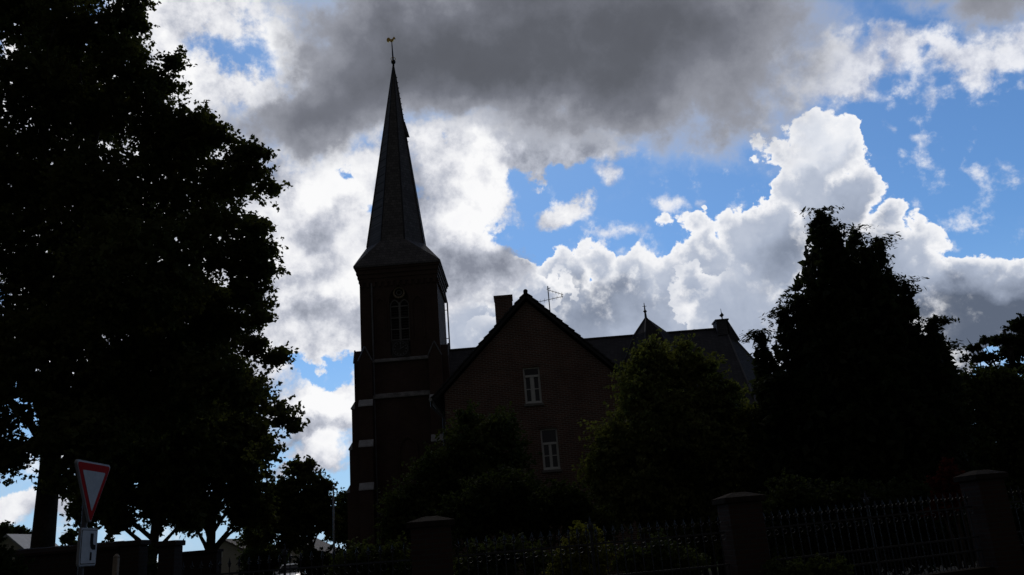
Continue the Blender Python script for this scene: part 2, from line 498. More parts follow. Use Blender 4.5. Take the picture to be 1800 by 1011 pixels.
M = dict(
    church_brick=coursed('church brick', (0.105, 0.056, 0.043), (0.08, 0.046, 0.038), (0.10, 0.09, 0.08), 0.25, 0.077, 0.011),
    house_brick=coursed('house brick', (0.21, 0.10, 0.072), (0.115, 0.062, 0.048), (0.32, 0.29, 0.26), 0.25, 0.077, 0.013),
    pier_brick=coursed('shaded pier brick', (0.062, 0.034, 0.026), (0.048, 0.028, 0.023), (0.05, 0.045, 0.04), 0.25, 0.077, 0.012),  # shade over the foreground is put into this brick colour
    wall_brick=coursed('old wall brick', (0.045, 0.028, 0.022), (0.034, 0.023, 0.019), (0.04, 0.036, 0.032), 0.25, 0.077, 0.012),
    slate=coursed('roof slate', (0.12, 0.12, 0.135), (0.09, 0.09, 0.105), (0.03, 0.03, 0.035), 0.25, 0.17, 0.008, 0.85, bump=0.35, slope=True),
    chapel_slate=coursed('chapel slate', (0.075, 0.07, 0.075), (0.055, 0.052, 0.056), (0.03, 0.03, 0.03), 0.25, 0.17, 0.008, 0.9, bump=0.35, slope=True),
    spire_slate=coursed('spire slate', (0.20, 0.19, 0.20), (0.12, 0.115, 0.125), (0.03, 0.03, 0.03), 0.25, 0.2, 0.008, 0.85, bump=0.35),
    tile=plain('roof tile', (0.045, 0.043, 0.048), 0.65, 0.35, 3),
    zinc=plain('zinc sheet', (0.46, 0.465, 0.49), 0.5, 0.25, 3),
    lead=plain('lead flashing', (0.16, 0.16, 0.175), 0.55, 0.3, 3),
    stone=plain('sandstone', (0.30, 0.24, 0.18), 0.85, 0.35, 5, bump=0.4),
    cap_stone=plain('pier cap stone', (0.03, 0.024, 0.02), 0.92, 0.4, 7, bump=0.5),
    white=plain('white window paint', (0.72, 0.72, 0.70), 0.5, 0.08, 6),
    grey_paint=plain('weathered grey paint', (0.17, 0.165, 0.16), 0.55, 0.15, 5),
    sill=plain('window sill stone', (0.22, 0.21, 0.2), 0.8, 0.3, 6),
    iron=plain('wrought iron', (0.03, 0.03, 0.033), 0.5, 0.4, 12),
    galv=plain('galvanised steel', (0.34, 0.35, 0.36), 0.45, 0.2, 9, metal=0.4),
    dark_steel=plain('weathered steel', (0.075, 0.076, 0.08), 0.6, 0.25, 9),
    soil=plain('garden soil', (0.022, 0.018, 0.013), 0.95, 0.4, 3, bump=0.6),
    ledge_stone=plain('ledge stone', (0.24, 0.235, 0.235), 0.8, 0.55, 2.2, bump=0.4),
    gold=plain('gilding', (0.75, 0.50, 0.14), 0.35, 0.15, 8, metal=0.9),
    sign_white=plain('sign white sheeting', (0.46, 0.475, 0.49), 0.6, 0.10, 7, spec=0.05),
    sign_red=plain('sign red sheeting', (0.36, 0.008, 0.010), 0.6, 0.12, 10, spec=0.05),
    sign_black=plain('sign black print', (0.012, 0.012, 0.014), 0.6, 0.1, 10, spec=0.05),
    alu=plain('sign aluminium', (0.30, 0.31, 0.32), 0.4, 0.12, 10, metal=0.5),
    bark=plain('bark', (0.055, 0.045, 0.036), 0.9, 0.45, 3, bump=0.8),
    stemwood=plain('shrub wood', (0.07, 0.055, 0.04), 0.9, 0.4, 5, bump=0.5),
    louvre=plain('belfry louvre', (0.05, 0.047, 0.045), 0.8, 0.3, 4),
    dark_inside=plain('dark doorway', (0.02, 0.02, 0.02), 0.9, 0.2, 3),
    plaster=plain('pale plaster', (0.42, 0.39, 0.34), 0.9, 0.12, 1.5),
    far_roof=plain('weathered grey roof', (0.34, 0.35, 0.38), 0.6, 0.2, 2),
    far_tile=plain('brown roof tile', (0.11, 0.085, 0.075), 0.75, 0.25, 2),
    asphalt=plain('asphalt', (0.05, 0.05, 0.052), 0.9, 0.25, 5, bump=0.3),
    paving=plain('pavement slabs', (0.20, 0.195, 0.185), 0.9, 0.2, 3, bump=0.2),
    kerb=plain('kerb stone', (0.25, 0.245, 0.235), 0.85, 0.2, 4),
    grass=plain('rough grass', (0.045, 0.07, 0.022), 0.95, 0.45, 1.2, bump=0.6, tint=(0.06, 0.075, 0.026)),
    car_paint=plain('silver car paint', (0.62, 0.63, 0.65), 0.28, 0.04, 6, metal=0.2),
    rubber=plain('tyre rubber', (0.02, 0.02, 0.02), 0.85, 0.2, 8),
    leaf_tree=leafy('linden leaves', (0.045, 0.052, 0.02), (0.105, 0.11, 0.042), 0.9),
    leaf_far=leafy('distant leaves', (0.030, 0.042, 0.016), (0.055, 0.068, 0.028), 0.6),
    leaf_con=leafy('conifer sprays', (0.022, 0.028, 0.016), (0.05, 0.058, 0.032), 1.2),
    leaf_cedar=leafy('cedar needles', (0.016, 0.024, 0.016), (0.036, 0.046, 0.028), 1.2),
    leaf_light=leafy('light shrub leaves', (0.08, 0.092, 0.03), (0.20, 0.205, 0.075), 0.8, 0.38),
    leaf_dark=leafy('dark shrub leaves', (0.020, 0.028, 0.012), (0.05, 0.06, 0.024), 1.2),
    leaf_green=leafy('mid green leaves', (0.045, 0.06, 0.02), (0.09, 0.105, 0.04), 1.1, 0.25),
    leaf_yellow=leafy('yellow green leaves', (0.12, 0.13, 0.025), (0.25, 0.24, 0.06), 1.5, 0.25),
    leaf_red=leafy('dark red leaves', (0.07, 0.012, 0.010), (0.15, 0.026, 0.018), 1.5),
)
def glass_mat():
    m, t, b, w = mat_base('window glass')
    b.inputs['Base Color'].default_value = (0.02, 0.022, 0.025, 1)
    b.inputs['Roughness'].default_value = 0.08
    return m
M['glass'] = glass_mat()

# ------------------------------------------------------------------ foliage
def leaf_object(name, parent, mat, c, axis, nrm, length, width):
    """one small folded leaf per row of c; axis = along the leaf, nrm = facing"""
    n = len(c)
    org = np.array(ORIGIN[parent])
    axis = axis / np.linalg.norm(axis, axis=1, keepdims=True)
    b = np.cross(nrm, axis); b /= (np.linalg.norm(b, axis=1, keepdims=True) + 1e-9)
    up = np.cross(axis, b)
    L = length[:, None]; Wd = width[:, None]
    v = np.empty((n, 4, 3))
    v[:, 0] = c - axis * L * 0.5
    v[:, 1] = c + b * Wd * 0.5 + up * Wd * 0.18 - axis * L * 0.06
    v[:, 2] = c + axis * L * 0.5
    v[:, 3] = c - b * Wd * 0.5 + up * Wd * 0.18 - axis * L * 0.06
    v = (v - org).reshape(-1, 3)
    me = bpy.data.meshes.new(name)
    me.vertices.add(n * 4); me.vertices.foreach_set('co', v.astype(np.float32).ravel())
    me.loops.add(n * 4); me.loops.foreach_set('vertex_index', np.arange(n * 4, dtype=np.int32))
    me.polygons.add(n)
    me.polygons.foreach_set('loop_start', np.arange(0, n * 4, 4, dtype=np.int32))
    me.polygons.foreach_set('loop_total', np.full(n, 4, dtype=np.int32))
    me.update(calc_edges=True)
    me.materials.append(mat)
    o = bpy.data.objects.new(name, me)
    COL.objects.link(o); o.parent = parent
    ORIGIN[o] = ORIGIN[parent]
    return o

def unit(rng, n):
    d = rng.normal(size=(n, 3))
    return d / np.linalg.norm(d, axis=1, keepdims=True)

def crown(parent, mat, lobes, seed, leaf=0.13, dens=1.0, clump=0.36, per=20, core=1.0, droop=0.25, name='crown', squash=0.9):
    """leaf clumps through the volume of each lobe (centre, radius); larger leaves deep inside"""
    rng = np.random.default_rng(seed)
    C, A, N, L, Wd = [], [], [], [], []
    for c, r in lobes:
        c = np.array(c)
        k = max(4, int(dens * 2000 * r * r * (0.13 / leaf) ** 2 / per))
        d = unit(rng, k)
        # lumpy outline: reach differs with direction
        ph = rng.uniform(0, 6.28, 6)
        reach = 0.90 + 0.12 * np.sin(5 * d[:, 0] + ph[0]) * np.sin(5 * d[:, 2] + ph[1]) + 0.10 * np.sin(9 * d[:, 1] + ph[2]) * np.sin(8 * d[:, 2] + ph[3])
        rr = r * reach * (0.42 + 0.58 * rng.random(k) ** 0.55)
        cc = c + d * rr[:, None] * np.array([1, 1, squash])
        cs = clump * rng.uniform(0.55, 1.25, k)
        m = rng.poisson(per, k)
        idx = np.repeat(np.arange(k), m)
        n = len(idx)
        stretch = unit(rng, k) * np.array([1, 1, 0.45]) + d * 0.7
        stretch /= np.linalg.norm(stretch, axis=1, keepdims=True)
        g = unit(rng, n) * (rng.random(n) ** 0.5 * 0.52)[:, None] * np.array([1, 1, 0.7])
        s_ = rng.uniform(-1.0, 1.0, n)
        p = cc[idx] + g * (cs[idx] * (1.05 - 0.75 * np.maximum(s_, 0)))[:, None] + stretch[idx] * (s_ * 1.05 * cs[idx])[:, None]
        ax = unit(rng, n) * 0.8 + stretch[idx] * 0.7 - np.array([0, 0, droop])
        nn = unit(rng, n) * 0.8 + np.array([0, 0, 0.7])
        ln = leaf * rng.uniform(0.7, 1.3, n)
        C.append(p); A.append(ax); N.append(nn); L.append(ln); Wd.append(ln * rng.uniform(0.6, 0.85, n))
        if core > 0:
            n = int(260 * core * r * r * (0.13 / leaf))
            d = unit(rng, n)
            p = c + d * (r * 0.74 * rng.random(n) ** 0.4)[:, None] * np.array([1, 1, squash])
            C.append(p); A.append(unit(rng, n)); N.append(unit(rng, n))
            ln = leaf * 2.3 * rng.uniform(0.7, 1.3, n)
            L.append(ln); Wd.append(ln * 0.75)
    return leaf_object(name, parent, mat, np.concatenate(C), np.concatenate(A), np.concatenate(N), np.concatenate(L), np.concatenate(Wd))

def px_lobes(lobes, y):
    out = []
    for L in lobes:
        px, py, r = L[:3]; dy = L[3] if len(L) > 3 else 0
        out.append((at(px, py, y + dy), r * mpp(px, py, y + dy)))
    return out

def limbs(parent, mat, base, top, r0, targets, seed, name='trunk', seg=10):
    """tapered trunk from base to top with limbs that leave it and reach towards the lobes"""
    rnd = random.Random(seed)
    base, top = Vector(base), Vector(top)
    mb = MB()
    n = 9
    pts, rs = [], []
    for i in range(n):
        f = i / (n - 1)
        p = base.lerp(top, f) + Vector((rnd.uniform(-1, 1), rnd.uniform(-1, 1), 0)) * r0 * 0.35 * (f > 0)
        pts.append(p); rs.append(r0 * (1.0 - 0.8 * f) * (1.35 if i == 0 else 1.0))
    mb.tube(pts, rs, seg)
    for t in targets:
        t = Vector(t)
        f = max(0.18, min(0.92, (t.z - base.z) / max(0.1, (top.z - base.z)) * 0.62))
        k = f * (n - 1); i = min(n - 2, int(k))
        a = pts[i].lerp(pts[i + 1], k - i)
        ra = (rs[i] * (1 - (k - i)) + rs[i + 1] * (k - i)) * 0.55
        mid = a.lerp(t, 0.5) + Vector((rnd.uniform(-1, 1), rnd.uniform(-1, 1), rnd.uniform(0.0, 1.0))) * (t - a).length * 0.1
        mb.tube([a, a.lerp(mid, 0.5) + Vector((0, 0, 0.05)), mid, mid.lerp(t, 0.55), t], [ra, ra * 0.8, ra * 0.6, ra * 0.4, ra * 0.15], 6)
        for _ in range(3):
            e = t + Vector((rnd.uniform(-1, 1), rnd.uniform(-1, 1), rnd.uniform(-0.4, 1))) * (t - a).length * 0.25
            mb.tube([mid.lerp(t, rnd.uniform(0, 0.6)), e.lerp(t, 0.4), e], [ra * 0.35, ra * 0.2, ra * 0.06], 5)
    return mb.build(name, mat, parent, smooth=True)

# ------------------------------------------------------------------ ground, road, pavement
def sheet(name, x0, y0, x1, y1, z, mat):
    o = MB().add([(x0, y0, z), (x1, y0, z), (x1, y1, z), (x0, y1, z)], [(0, 1, 2, 3)]).build(name, mat)
    return tag(o, kind='structure')
sheet('ground', -1400, -1400, 1400, 1400, 0.0, M['grass'])
sheet('road', -120, -7, 120, 8.6, 0.004, M['asphalt'])
kb = MB().box(-120, 8.6, 0.0, 120, 8.75, 0.13).build('kerb', M['kerb'], bevel=0.015); tag(kb, kind='structure')
pv = MB().box(-120, 8.75, -0.02, 120, 11.4, 0.12).build('pavement', M['paving']); tag(pv, kind='structure')
sheet('flower_bed', -6.0, 13.2, 22, 33.7, 0.004, M['soil'])
sheet('churchyard_path', -30, 40.5, -9.5, 49.2, 0.004, M['paving'])

# ------------------------------------------------------------------ church
TX, TY = -7.22, 52.5           # axis of the tower
HW = 2.47                      # half width of its shaft
ZE, ZK = 19.25, 21.2           # eaves, foot of the steep spire
ZL1, ZL2 = 13.0, 10.72         # ledges
F = TY - HW                    # front face of the tower
church = thing('church', (TX, TY, 0), 'dark brick village church with tall slate spire and weathercock', 'church')

def arch_pts(cx, z0, zs, hw, y, n=8, rise=1.7):
    """pointed arch outline, counter-clockwise seen from -y: bottom left, bottom right, right spring, point, left spring"""
    R = hw * rise
    pts = [(cx - hw, y, z0), (cx + hw, y, z0)]
    c = cx + hw - R
    amax = math.acos((cx - c) / R)
    for i in range(n + 1):
        a = amax * i / n
        pts.append((c + R * math.cos(a), y, zs + R * math.sin(a)))
    for i in range(n - 1, -1, -1):
        a = amax * i / n
        pts.append((2 * cx - (c + R * math.cos(a)), y, zs + R * math.sin(a)))
    return pts

# shaft: three walls solid, the front one with a pointed recess for the belfry window
shaft = MB()
rx0, rx1 = TX - 0.62, TX + 0.62
rz0, rz1 = 13.35, 18.35
x0, x1, yb = TX - HW, TX + HW, TY + HW
shaft.box(x0, F + 0.4, ZL2, x1, yb, ZE - 0.05)
shaft.box(x0, F, ZL2, rx0, F + 0.4, ZE - 0.05)
shaft.box(rx1, F, ZL2, x1, F + 0.4, ZE - 0.05)
shaft.box(rx0, F, ZL2, rx1, F + 0.4, rz0)
shaft.box(rx0, F, rz1, rx1, F + 0.4, ZE - 0.05)
ap = arch_pts(TX, rz0, 16.9, 0.62, F, 8, 1.6)
arc = ap[2:]
for i in range(len(arc) - 1):                       # brick in the two corners above the pointed arch
    (ax_, _, az_), (bx_, _, bz_) = arc[i], arc[i + 1]
    if az_ < rz1 and bz_ < rz1 + 0.001:
        shaft.prism([(bx_, F, bz_), (ax_, F, az_), (ax_, F, rz1), (bx_, F, rz1)], (0, 0.38, 0))
shaft.box(x0 - 0.12, F - 0.12, 0, x1 + 0.12, yb + 0.12, ZL2 - 0.002)
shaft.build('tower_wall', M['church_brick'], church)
# weathered ledges
for zz, ov, w_ in ((ZL1, 0.10, 0.16), (ZL2, 0.20, 0.26)):
    mb = MB()
    a = 0.003
    mb.prism([(x0, F + 0.01, zz + w_), (x0, F - ov - 0.08, zz - 0.02), (x0, F - ov - 0.08, zz - 0.09), (x0, F + 0.01, zz - 0.09)], (2 * HW, 0, 0))
    mb.build('ledge', M['ledge_stone'], church)
# corbelled cornice under the eaves
cor = MB()
for i, (z_, o_) in enumerate(((18.15, 0.05), (18.42, 0.11), (18.7, 0.18), (18.98, 0.25))):
    cor.box(x0 - o_, F - o_, z_, x1 + o_, yb + o_, z_ + 0.27)
for k in range(13):
    xx = x0 + 0.15 + k * (2 * HW - 0.3) / 12
    cor.box(xx - 0.09, F - 0.12, 17.85, xx + 0.09, F + 0.02, 18.15)
    cor.box(x1 - 0.02, F + 0.15 + k * (2 * HW - 0.3) / 12 - 0.09, 17.85, x1 + 0.12, F + 0.15 + k * (2 * HW - 0.3) / 12 + 0.09, 18.15)
cor.build('cornice', M['church_brick'], church)
# spire: square flared skirt passing into a steep octagon
OV = 0.32
sq = [(TX - HW - OV, F - OV), (TX + HW + OV, F - OV), (TX + HW + OV, yb + OV), (TX - HW - OV, yb + OV)]
AP = Vector((TX - 0.1, TY, 35.75))
SX = TX - 0.34
oc = []
for k in range(8):
    a = rad(-112.5 + 45 * k)
    oc.append(Vector((SX + 2.06 * math.cos(a), TY + 2.06 * math.sin(a), ZK)))
sp = MB()
E = [Vector((x, y, ZE)) for x, y in sq]
v = E + oc
fc = []
for s in range(4):
    o0, o1 = 4 + 2 * s, 4 + 2 * s + 1
    fc.append((s, (s + 1) % 4, o1, o0))                       # side of the skirt
    fc.append(((s + 1) % 4, 4 + (2 * s + 2) % 8, o1))         # corner of the skirt
sp.add(v, fc)
lvl = [oc]
for t in (0.5, 0.985):
    lvl.append([p.lerp(Vector((AP.x, AP.y, AP.z)), t) for p in oc])
vv = [p for L in lvl for p in L]
sp.add(vv, [(i * 8 + k, i * 8 + (k + 1) % 8, (i + 1) * 8 + (k + 1) % 8, (i + 1) * 8 + k) for i in range(2) for k in range(8)] + [list(range(16, 24))])
sp.add([p - Vector((0, 0, 0.12)) for p in E] + E, [(3, 2, 1, 0)] + [(i, (i + 1) % 4, (i + 1) % 4 + 4, i + 4) for i in range(4)])
spire = sp.build('spire', M['spire_slate'], church)
hips = MB()
for p in oc:
    hips.tube([p, p.lerp(AP, 0.98)], [0.055, 0.03], 5)
hips.build('hip_flashing', M['tile'], spire)
hk = MB()
pr = [oc[2].lerp(oc[3], 0.5), AP]
for k in range(13):
    q = pr[0].lerp(pr[1], 0.55 + k * 0.03)
    hk.box(q.x - 0.02, q.y - 0.03, q.z, q.x + 0.10, q.y + 0.03, q.z + 0.04)
hk.tube([pr[0].lerp(pr[1], 0.54) + Vector((0.04, 0, 0)), pr[0].lerp(pr[1], 0.93) + Vector((0.03, 0, 0))], 0.02, 5)
hk.build('roof_ladder', M['iron'], spire)
q = pr[0].lerp(pr[1], 0.592)
MB().prism([(q.x - 0.15, q.y - 0.3, q.z - 0.1), (q.x + 0.24, q.y - 0.3, q.z - 0.1), (q.x + 0.02, q.y - 0.3, q.z + 0.85), (q.x - 0.2, q.y - 0.3, q.z + 0.85)], (0, 0.6, 0)).build('spire_dormer', M['spire_slate'], spire)
# weathercock
wc = MB()
wc.tube([AP - Vector((0, 0, 0.3)), AP + Vector((-0.06, 0, 1.85))], [0.075, 0.03], 8)
wcock = wc.build('weathercock_rod', M['iron'], church, smooth=True)
bl = MB().lathe(AP + Vector((0, 0, 0.02)), [(0.05, -0.18), (0.14, -0.11), (0.17, 0.0), (0.14, 0.11), (0.05, 0.18)], 16)
bl.build('ball', M['tile'], wcock, smooth=True)
MB().ring(AP + Vector((0, 0, 0.27)), (0, 0, 1), 0.18, 0.022, 20).build('gilded_ring', M['gold'], wcock, smooth=True)
cz = AP + Vector((-0.06, 0, 1.78))
cock = [(-0.32, -0.04), (-0.25, -0.10), (-0.16, 0.02), (-0.10, -0.05), (0.06, -0.06), (0.13, 0.02), (0.17, 0.14), (0.24, 0.17), (0.30, 0.16), (0.25, 0.23),
        (0.24, 0.31), (0.17, 0.35), (0.12, 0.29), (0.07, 0.20), (-0.04, 0.15), (-0.10, 0.20), (-0.16, 0.29), (-0.25, 0.32), (-0.33, 0.26), (-0.37, 0.14), (-0.36, 0.04)]
MB().prism([(cz.x + a, cz.y - 0.03, cz.z + b) for a, b in cock], (0, 0.06, 0)).build('weathercock', M['gold'], wcock)

# belfry window in its recess
bf = MB()
yw = F + 0.22
bf.box(TX - 0.05, yw - 0.06, 14.25, TX + 0.05, yw + 0.05, 16.75)
for z_ in (14.32, 15.0, 15.75, 16.5):
    bf.box(TX - 0.60, yw - 0.045, z_ - 0.035, TX + 0.60, yw + 0.035, z_ + 0.035)
for s in (-1, 1):
    pts = [Vector(p) for p in arch_pts(TX + s * 0.31, 14.2, 16.55, 0.27, yw, 6, 1.5)]
    bf.tube(pts + [pts[0]], 0.045, 6)
belfry = bf.build('belfry_window', M['grey_paint'], church)
lv = MB()
for k in range(15):
    z_ = 14.3 + k * 0.17
    lv.prism([(TX - 0.6, yw + 0.05, z_), (TX - 0.6, yw + 0.15, z_ + 0.15), (TX - 0.6, yw + 0.13, z_ + 0.16), (TX - 0.6, yw + 0.03, z_ + 0.02)], (1.2, 0, 0))
lv.build('louvre', M['louvre'], belfry)
MB().ring((TX, yw - 0.02, 17.42), (0, 1, 0), 0.34, 0.07, 24).build('oculus_ring', M['stone'], church, smooth=True)
MB().ring((TX, yw + 0.02, 17.42), (0, 1, 0), 0.16, 0.045, 18).build('oculus_ring', M['grey_paint'], church, smooth=True)
for s in (-1, 1):
    cx = TX + s * 1.18
    pts = [Vector(p) for p in arch_pts(cx, 14.3, 16.5, 0.36, F - 0.01, 8, 1.6)]
    MB().tube(pts[1:] + [pts[0]], 0.07, 6).build('blind_arch', M['church_brick'], church)
# clock below the window
ck = MB().box(TX - 0.55, F - 0.05, 13.17, TX + 0.55, F - 0.003, 14.2)
clock = ck.build('clock', M['louvre'], church)
cm = MB()
cc = Vector((TX, F - 0.07, 13.68))
cm.ring(cc, (0, 1, 0), 0.47, 0.018, 32)
for k in range(12):
    a = 2 * math.pi * k / 12
    R_ = Matrix.Translation(cc) @ Matrix.Rotation(a, 4, 'Y')
    cm.box(-0.025 if k % 3 else -0.04, -0.01, 0.32, 0.025 if k % 3 else 0.04, 0.01, 0.42, R_)
cm.build('clock_numerals', M['lead'], clock)
hd = MB()
for a, ln in ((rad(8), 0.40), (rad(62), 0.27)):
    hd.box(-0.022, -0.035, -0.06, 0.022, -0.015, ln, Matrix.Translation(cc) @ Matrix.Rotation(a, 4, 'Y'))
hd.build('clock_hand', M['lead'], clock)

# stepped buttresses at the corners, each with sloped zinc caps and a gabled head
def buttress(cx, cy, dx, dy, cap_names=True):
    """(cx, cy): middle of its back on the wall; (dx, dy): direction it stands out"""
    ang = math.atan2(dy, dx)
    T = Matrix.Translation((cx, cy, 0)) @ Matrix.Rotation(ang + math.pi / 2, 4, 'Z')   # local -y = outward
    b = MB()
    w = 0.40
    steps = [(0, 5.25, 1.02), (5.25, 7.75, 0.84), (7.75, 10.2, 0.66), (10.2, 13.0, 0.46)]
    for z0_, z1_, d_ in steps:
        b.box(-w, -d_, z0_, w, 0.3, z1_, T)
    # gabled head
    b.add([T @ Vector(p) for p in ((-w, -0.46, 13.0), (w, -0.46, 13.0), (0, -0.46, 13.85), (-w, 0.3, 13.0), (w, 0.3, 13.0), (0, 0.3, 13.85))],
          [(0, 1, 2), (4, 3, 5), (1, 4, 5, 2), (3, 0, 2, 5), (0, 3, 4, 1)])
    o = b.build('buttress', M['church_brick'], church)
    for z_, d0, d1 in ((5.25, 1.02, 0.84), (7.75, 0.84, 0.66), (10.2, 0.66, 0.46)):
        c = MB()
        e = 0.03
        p = [(-w - e, -d0 - 0.06, z_ - 0.04), (-w - e, -d0 - 0.06, z_ + 0.02), (-w - e, -d1 - 0.004, z_ + 0.40), (-w - e, -d1 - 0.004, z_ - 0.04)]
        c.prism([T @ Vector(q) for q in p], (T.to_3x3() @ Vector((2 * (w + e), 0, 0))))
        c.build('buttress_cap', M['zinc'], o)
    g = MB()
    for s in (-1, 1):
        g.tube([T @ Vector((s * (w + 0.03), -0.47, 13.0)), T @ Vector((0, -0.47, 13.9))], 0.05, 5)
    g.build('gable_coping', M['lead'], o)
buttress(x0 + 0.32, F, 0, -1)
buttress(x1 - 0.32, F, 0, -1)
buttress(x0, F + 0.42, -1, 0)
buttress(x1, F + 0.42, 1, 0)
buttress(x0, yb - 0.42, -1, 0)
# pipes
MB().tube([(x0 + 0.78, F - 0.09, 0.1), (x0 + 0.78, F - 0.09, ZL2), (x0 + 0.78, F - 0.07, 18.1)], 0.055, 8).build('downpipe', M['lead'], church)
rp = MB().tube([(x1 + 0.22, yb - 0.5, 12.9), (x1 + 0.22, yb - 0.5, 17.7), (x1 + 0.10, yb - 0.5, 18.4)], 0.05, 8)
for z_ in (13.3, 15.2, 17.2):
    rp.box(x1 - 0.02, yb - 0.52, z_, x1 + 0.22, yb - 0.48, z_ + 0.04)
rp.build('downpipe', M['tile'], church)
# tall lancet low in the tower front
lw = MB()
pts = [Vector(p) for p in arch_pts(TX + 0.25, 5.2, 7.4, 0.55, F - 0.14, 8, 1.6)]
lw.tube(pts + [pts[0]], 0.09, 6)
lw.build('lancet_window', M['church_brick'], church)
MB().prism([(TX - 0.4, F - 0.30, 5.05), (TX - 0.4, F - 0.121, 5.3), (TX - 0.4, F - 0.121, 5.0), (TX - 0.4, F - 0.30, 4.98)], (1.3, 0, 0)).build('window_sill', M['ledge_stone'], church)

# nave, with polygonal east end
RZ, NE, ND = 13.88, 7.7, 5.3       # ridge, eaves, half depth at the eaves
nx0, nx1 = TX + HW + 0.13, 13.55
nv = MB().box(nx0, TY - 4.9, 0, nx1, TY + 4.9, NE)
half = [(nx1, TY - 4.9), (nx1 + 3.0, TY - 2.2), (nx1 + 3.0, TY + 2.2), (nx1, TY + 4.9)]
nv.prism([(x, y, 0) for x, y in half], (0, 0, NE))
nv.prism([(nx0 - 0.0, TY - 4.9, NE), (nx0, TY + 4.9, NE), (nx0, TY, RZ - 0.35)][::-1], (0.4, 0, 0))
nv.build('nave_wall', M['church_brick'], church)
rf = MB()
ez = NE - 0.35
Rl, Rr = Vector((nx0 + 0.02, TY, RZ)), Vector((nx1 + 0.1, TY, RZ))
el = [(nx0 + 0.02, TY - ND, ez), (nx1, TY - ND, ez), (nx1 + 3.6, TY - 2.4, ez), (nx1 + 3.6, TY + 2.4, ez), (nx1, TY + ND, ez), (nx0 + 0.02, TY + ND, ez)]
rf.add([Rl, Rr] + el, [(2, 3, 1, 0), (3, 4, 1), (4, 5, 1), (5, 6, 1), (6, 7, 0, 1), (7, 2, 0), (7, 6, 5, 4, 3, 2)])
nroof = rf.build('nave_roof', M['slate'], church)
rg = MB().tube([Rl + Vector((0, 0, 0.03)), Rr + Vector((0, 0, 0.03))], 0.09, 6)
rg.build('ridge_capping', M['tile'], nroof)
hp = MB()
for e in el[1:4]:
    hp.tube([Rr, Vector(e)], 0.07, 5)
hp.build('hip_flashing', M['lead'], nroof)
# brick stub with a weather vane at the east end of the ridge
st = MB().box(13.0, TY - 0.5, RZ - 0.5, 13.75, TY + 0.5, 14.33)
st.prism([(13.68, TY - 0.5, RZ - 0.9), (14.35, TY - 0.5, RZ - 0.9), (13.75, TY - 0.5, 14.33), (13.68, TY - 0.5, 14.33)], (0, 1.0, 0))
stub = st.build('ridge_turret', M['slate'], church)
MB().box(12.94, TY - 0.56, 14.33, 13.82, TY + 0.56, 14.42).build('turret_cap', M['tile'], stub)
va = MB().tube([(13.55, TY, 14.4), (13.55, TY, 15.25)], [0.035, 0.015], 6)
va.prism([(13.38, TY - 0.02, 14.78), (13.55, TY - 0.02, 14.64), (13.7, TY - 0.02, 14.8), (13.58, TY - 0.02, 14.98)], (0, 0.04, 0))
va.lathe((13.55, TY, 14.62), [(0.02, -0.06), (0.06, 0), (0.02, 0.06)], 8)
va.build('weather_vane', M['iron'], stub)
# side chapel with a steep many-sided roof that rises just above the ridge
px_, py_ = 8.4, TY - 1.2
tr = MB()
ring1, ring2 = [], []
for k in range(8):
    a = rad(-112.5 + 45 * k)
    ring1.append(Vector((px_ + 0.15 + 4.6 * math.cos(a), py_ - 1.0 + 4.6 * math.sin(a), ez)))
    ring2.append(Vector((px_ + 0.10 + 1.15 * math.cos(a), py_ - 0.1 + 1.15 * math.sin(a), RZ - 0.35)))
top = Vector((px_, py_, 14.78))
tr.add(ring1 + ring2 + [top], [(k, (k + 1) % 8, 8 + (k + 1) % 8, 8 + k) for k in range(8)] + [(8 + k, 8 + (k + 1) % 8, 16) for k in range(8)])
chap = tr.build('chapel_roof', M['chapel_slate'], church)
cf = MB()
for k in (0, 1, 7):
    cf.tube([ring1[k], ring2[k], top], [0.06, 0.06, 0.04], 5)
cf.build('hip_flashing', M['tile'], chap)
fi = MB().tube([top - Vector((0, 0, 0.15)), top + Vector((0, 0, 0.95))], [0.09, 0.02], 8)
fi.lathe(top + Vector((0, 0, 0.38)), [(0.03, -0.12), (0.13, 0), (0.03, 0.12)], 10)
fi.tube([top + Vector((-0.13, 0, 0.72)), top + Vector((0.13, 0, 0.72))], 0.018, 5)
fi.build('finial', M['iron'], chap)
cw = MB()
cw.prism([(px_ + 0.15 + 4.2 * math.cos(rad(-112.5 + 45 * k)), py_ - 1 + 4.2 * math.sin(rad(-112.5 + 45 * k)), 0) for k in range(8)], (0, 0, NE - 0.3))
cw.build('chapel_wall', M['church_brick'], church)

# ------------------------------------------------------------------ brick house with its gable to the road
HX, HY, HD = 0.56, 34.0, 10.0
HA, HHW, HEV = 11.45, 3.72, 7.75      # wall apex, half width of the wall, eaves height of the wall
house = thing('brick_house', (HX, HY, 0), 'tall brick gable house with two white windows and a chimney', 'house')
holes = [(0.17, 0.87, 7.05, 8.58), (0.68, 1.37, 4.32, 5.98)]
hw = MB()
def gz(x):
    return HA - abs(x - HX) * (HA - HEV) / HHW
edges = sorted({HX - HHW, HX, HX + HHW} | {h[0] for h in holes} | {h[1] for h in holes})
for a, b in zip(edges[:-1], edges[1:]):
    spans, z = [], 0.0
    for h in sorted([h for h in holes if h[0] <= a + 1e-6 and h[1] >= b - 1e-6], key=lambda h: h[2]):
        spans.append((z, h[2], False)); z = h[3]
    spans.append((z, None, True))
    for z0_, z1_, last in spans:
        za, zb = (gz(a), gz(b)) if last else (z1_, z1_)
        hw.add([(a, HY, z0_), (b, HY, z0_), (b, HY, zb), (a, HY, za)], [(0, 1, 2, 3)])
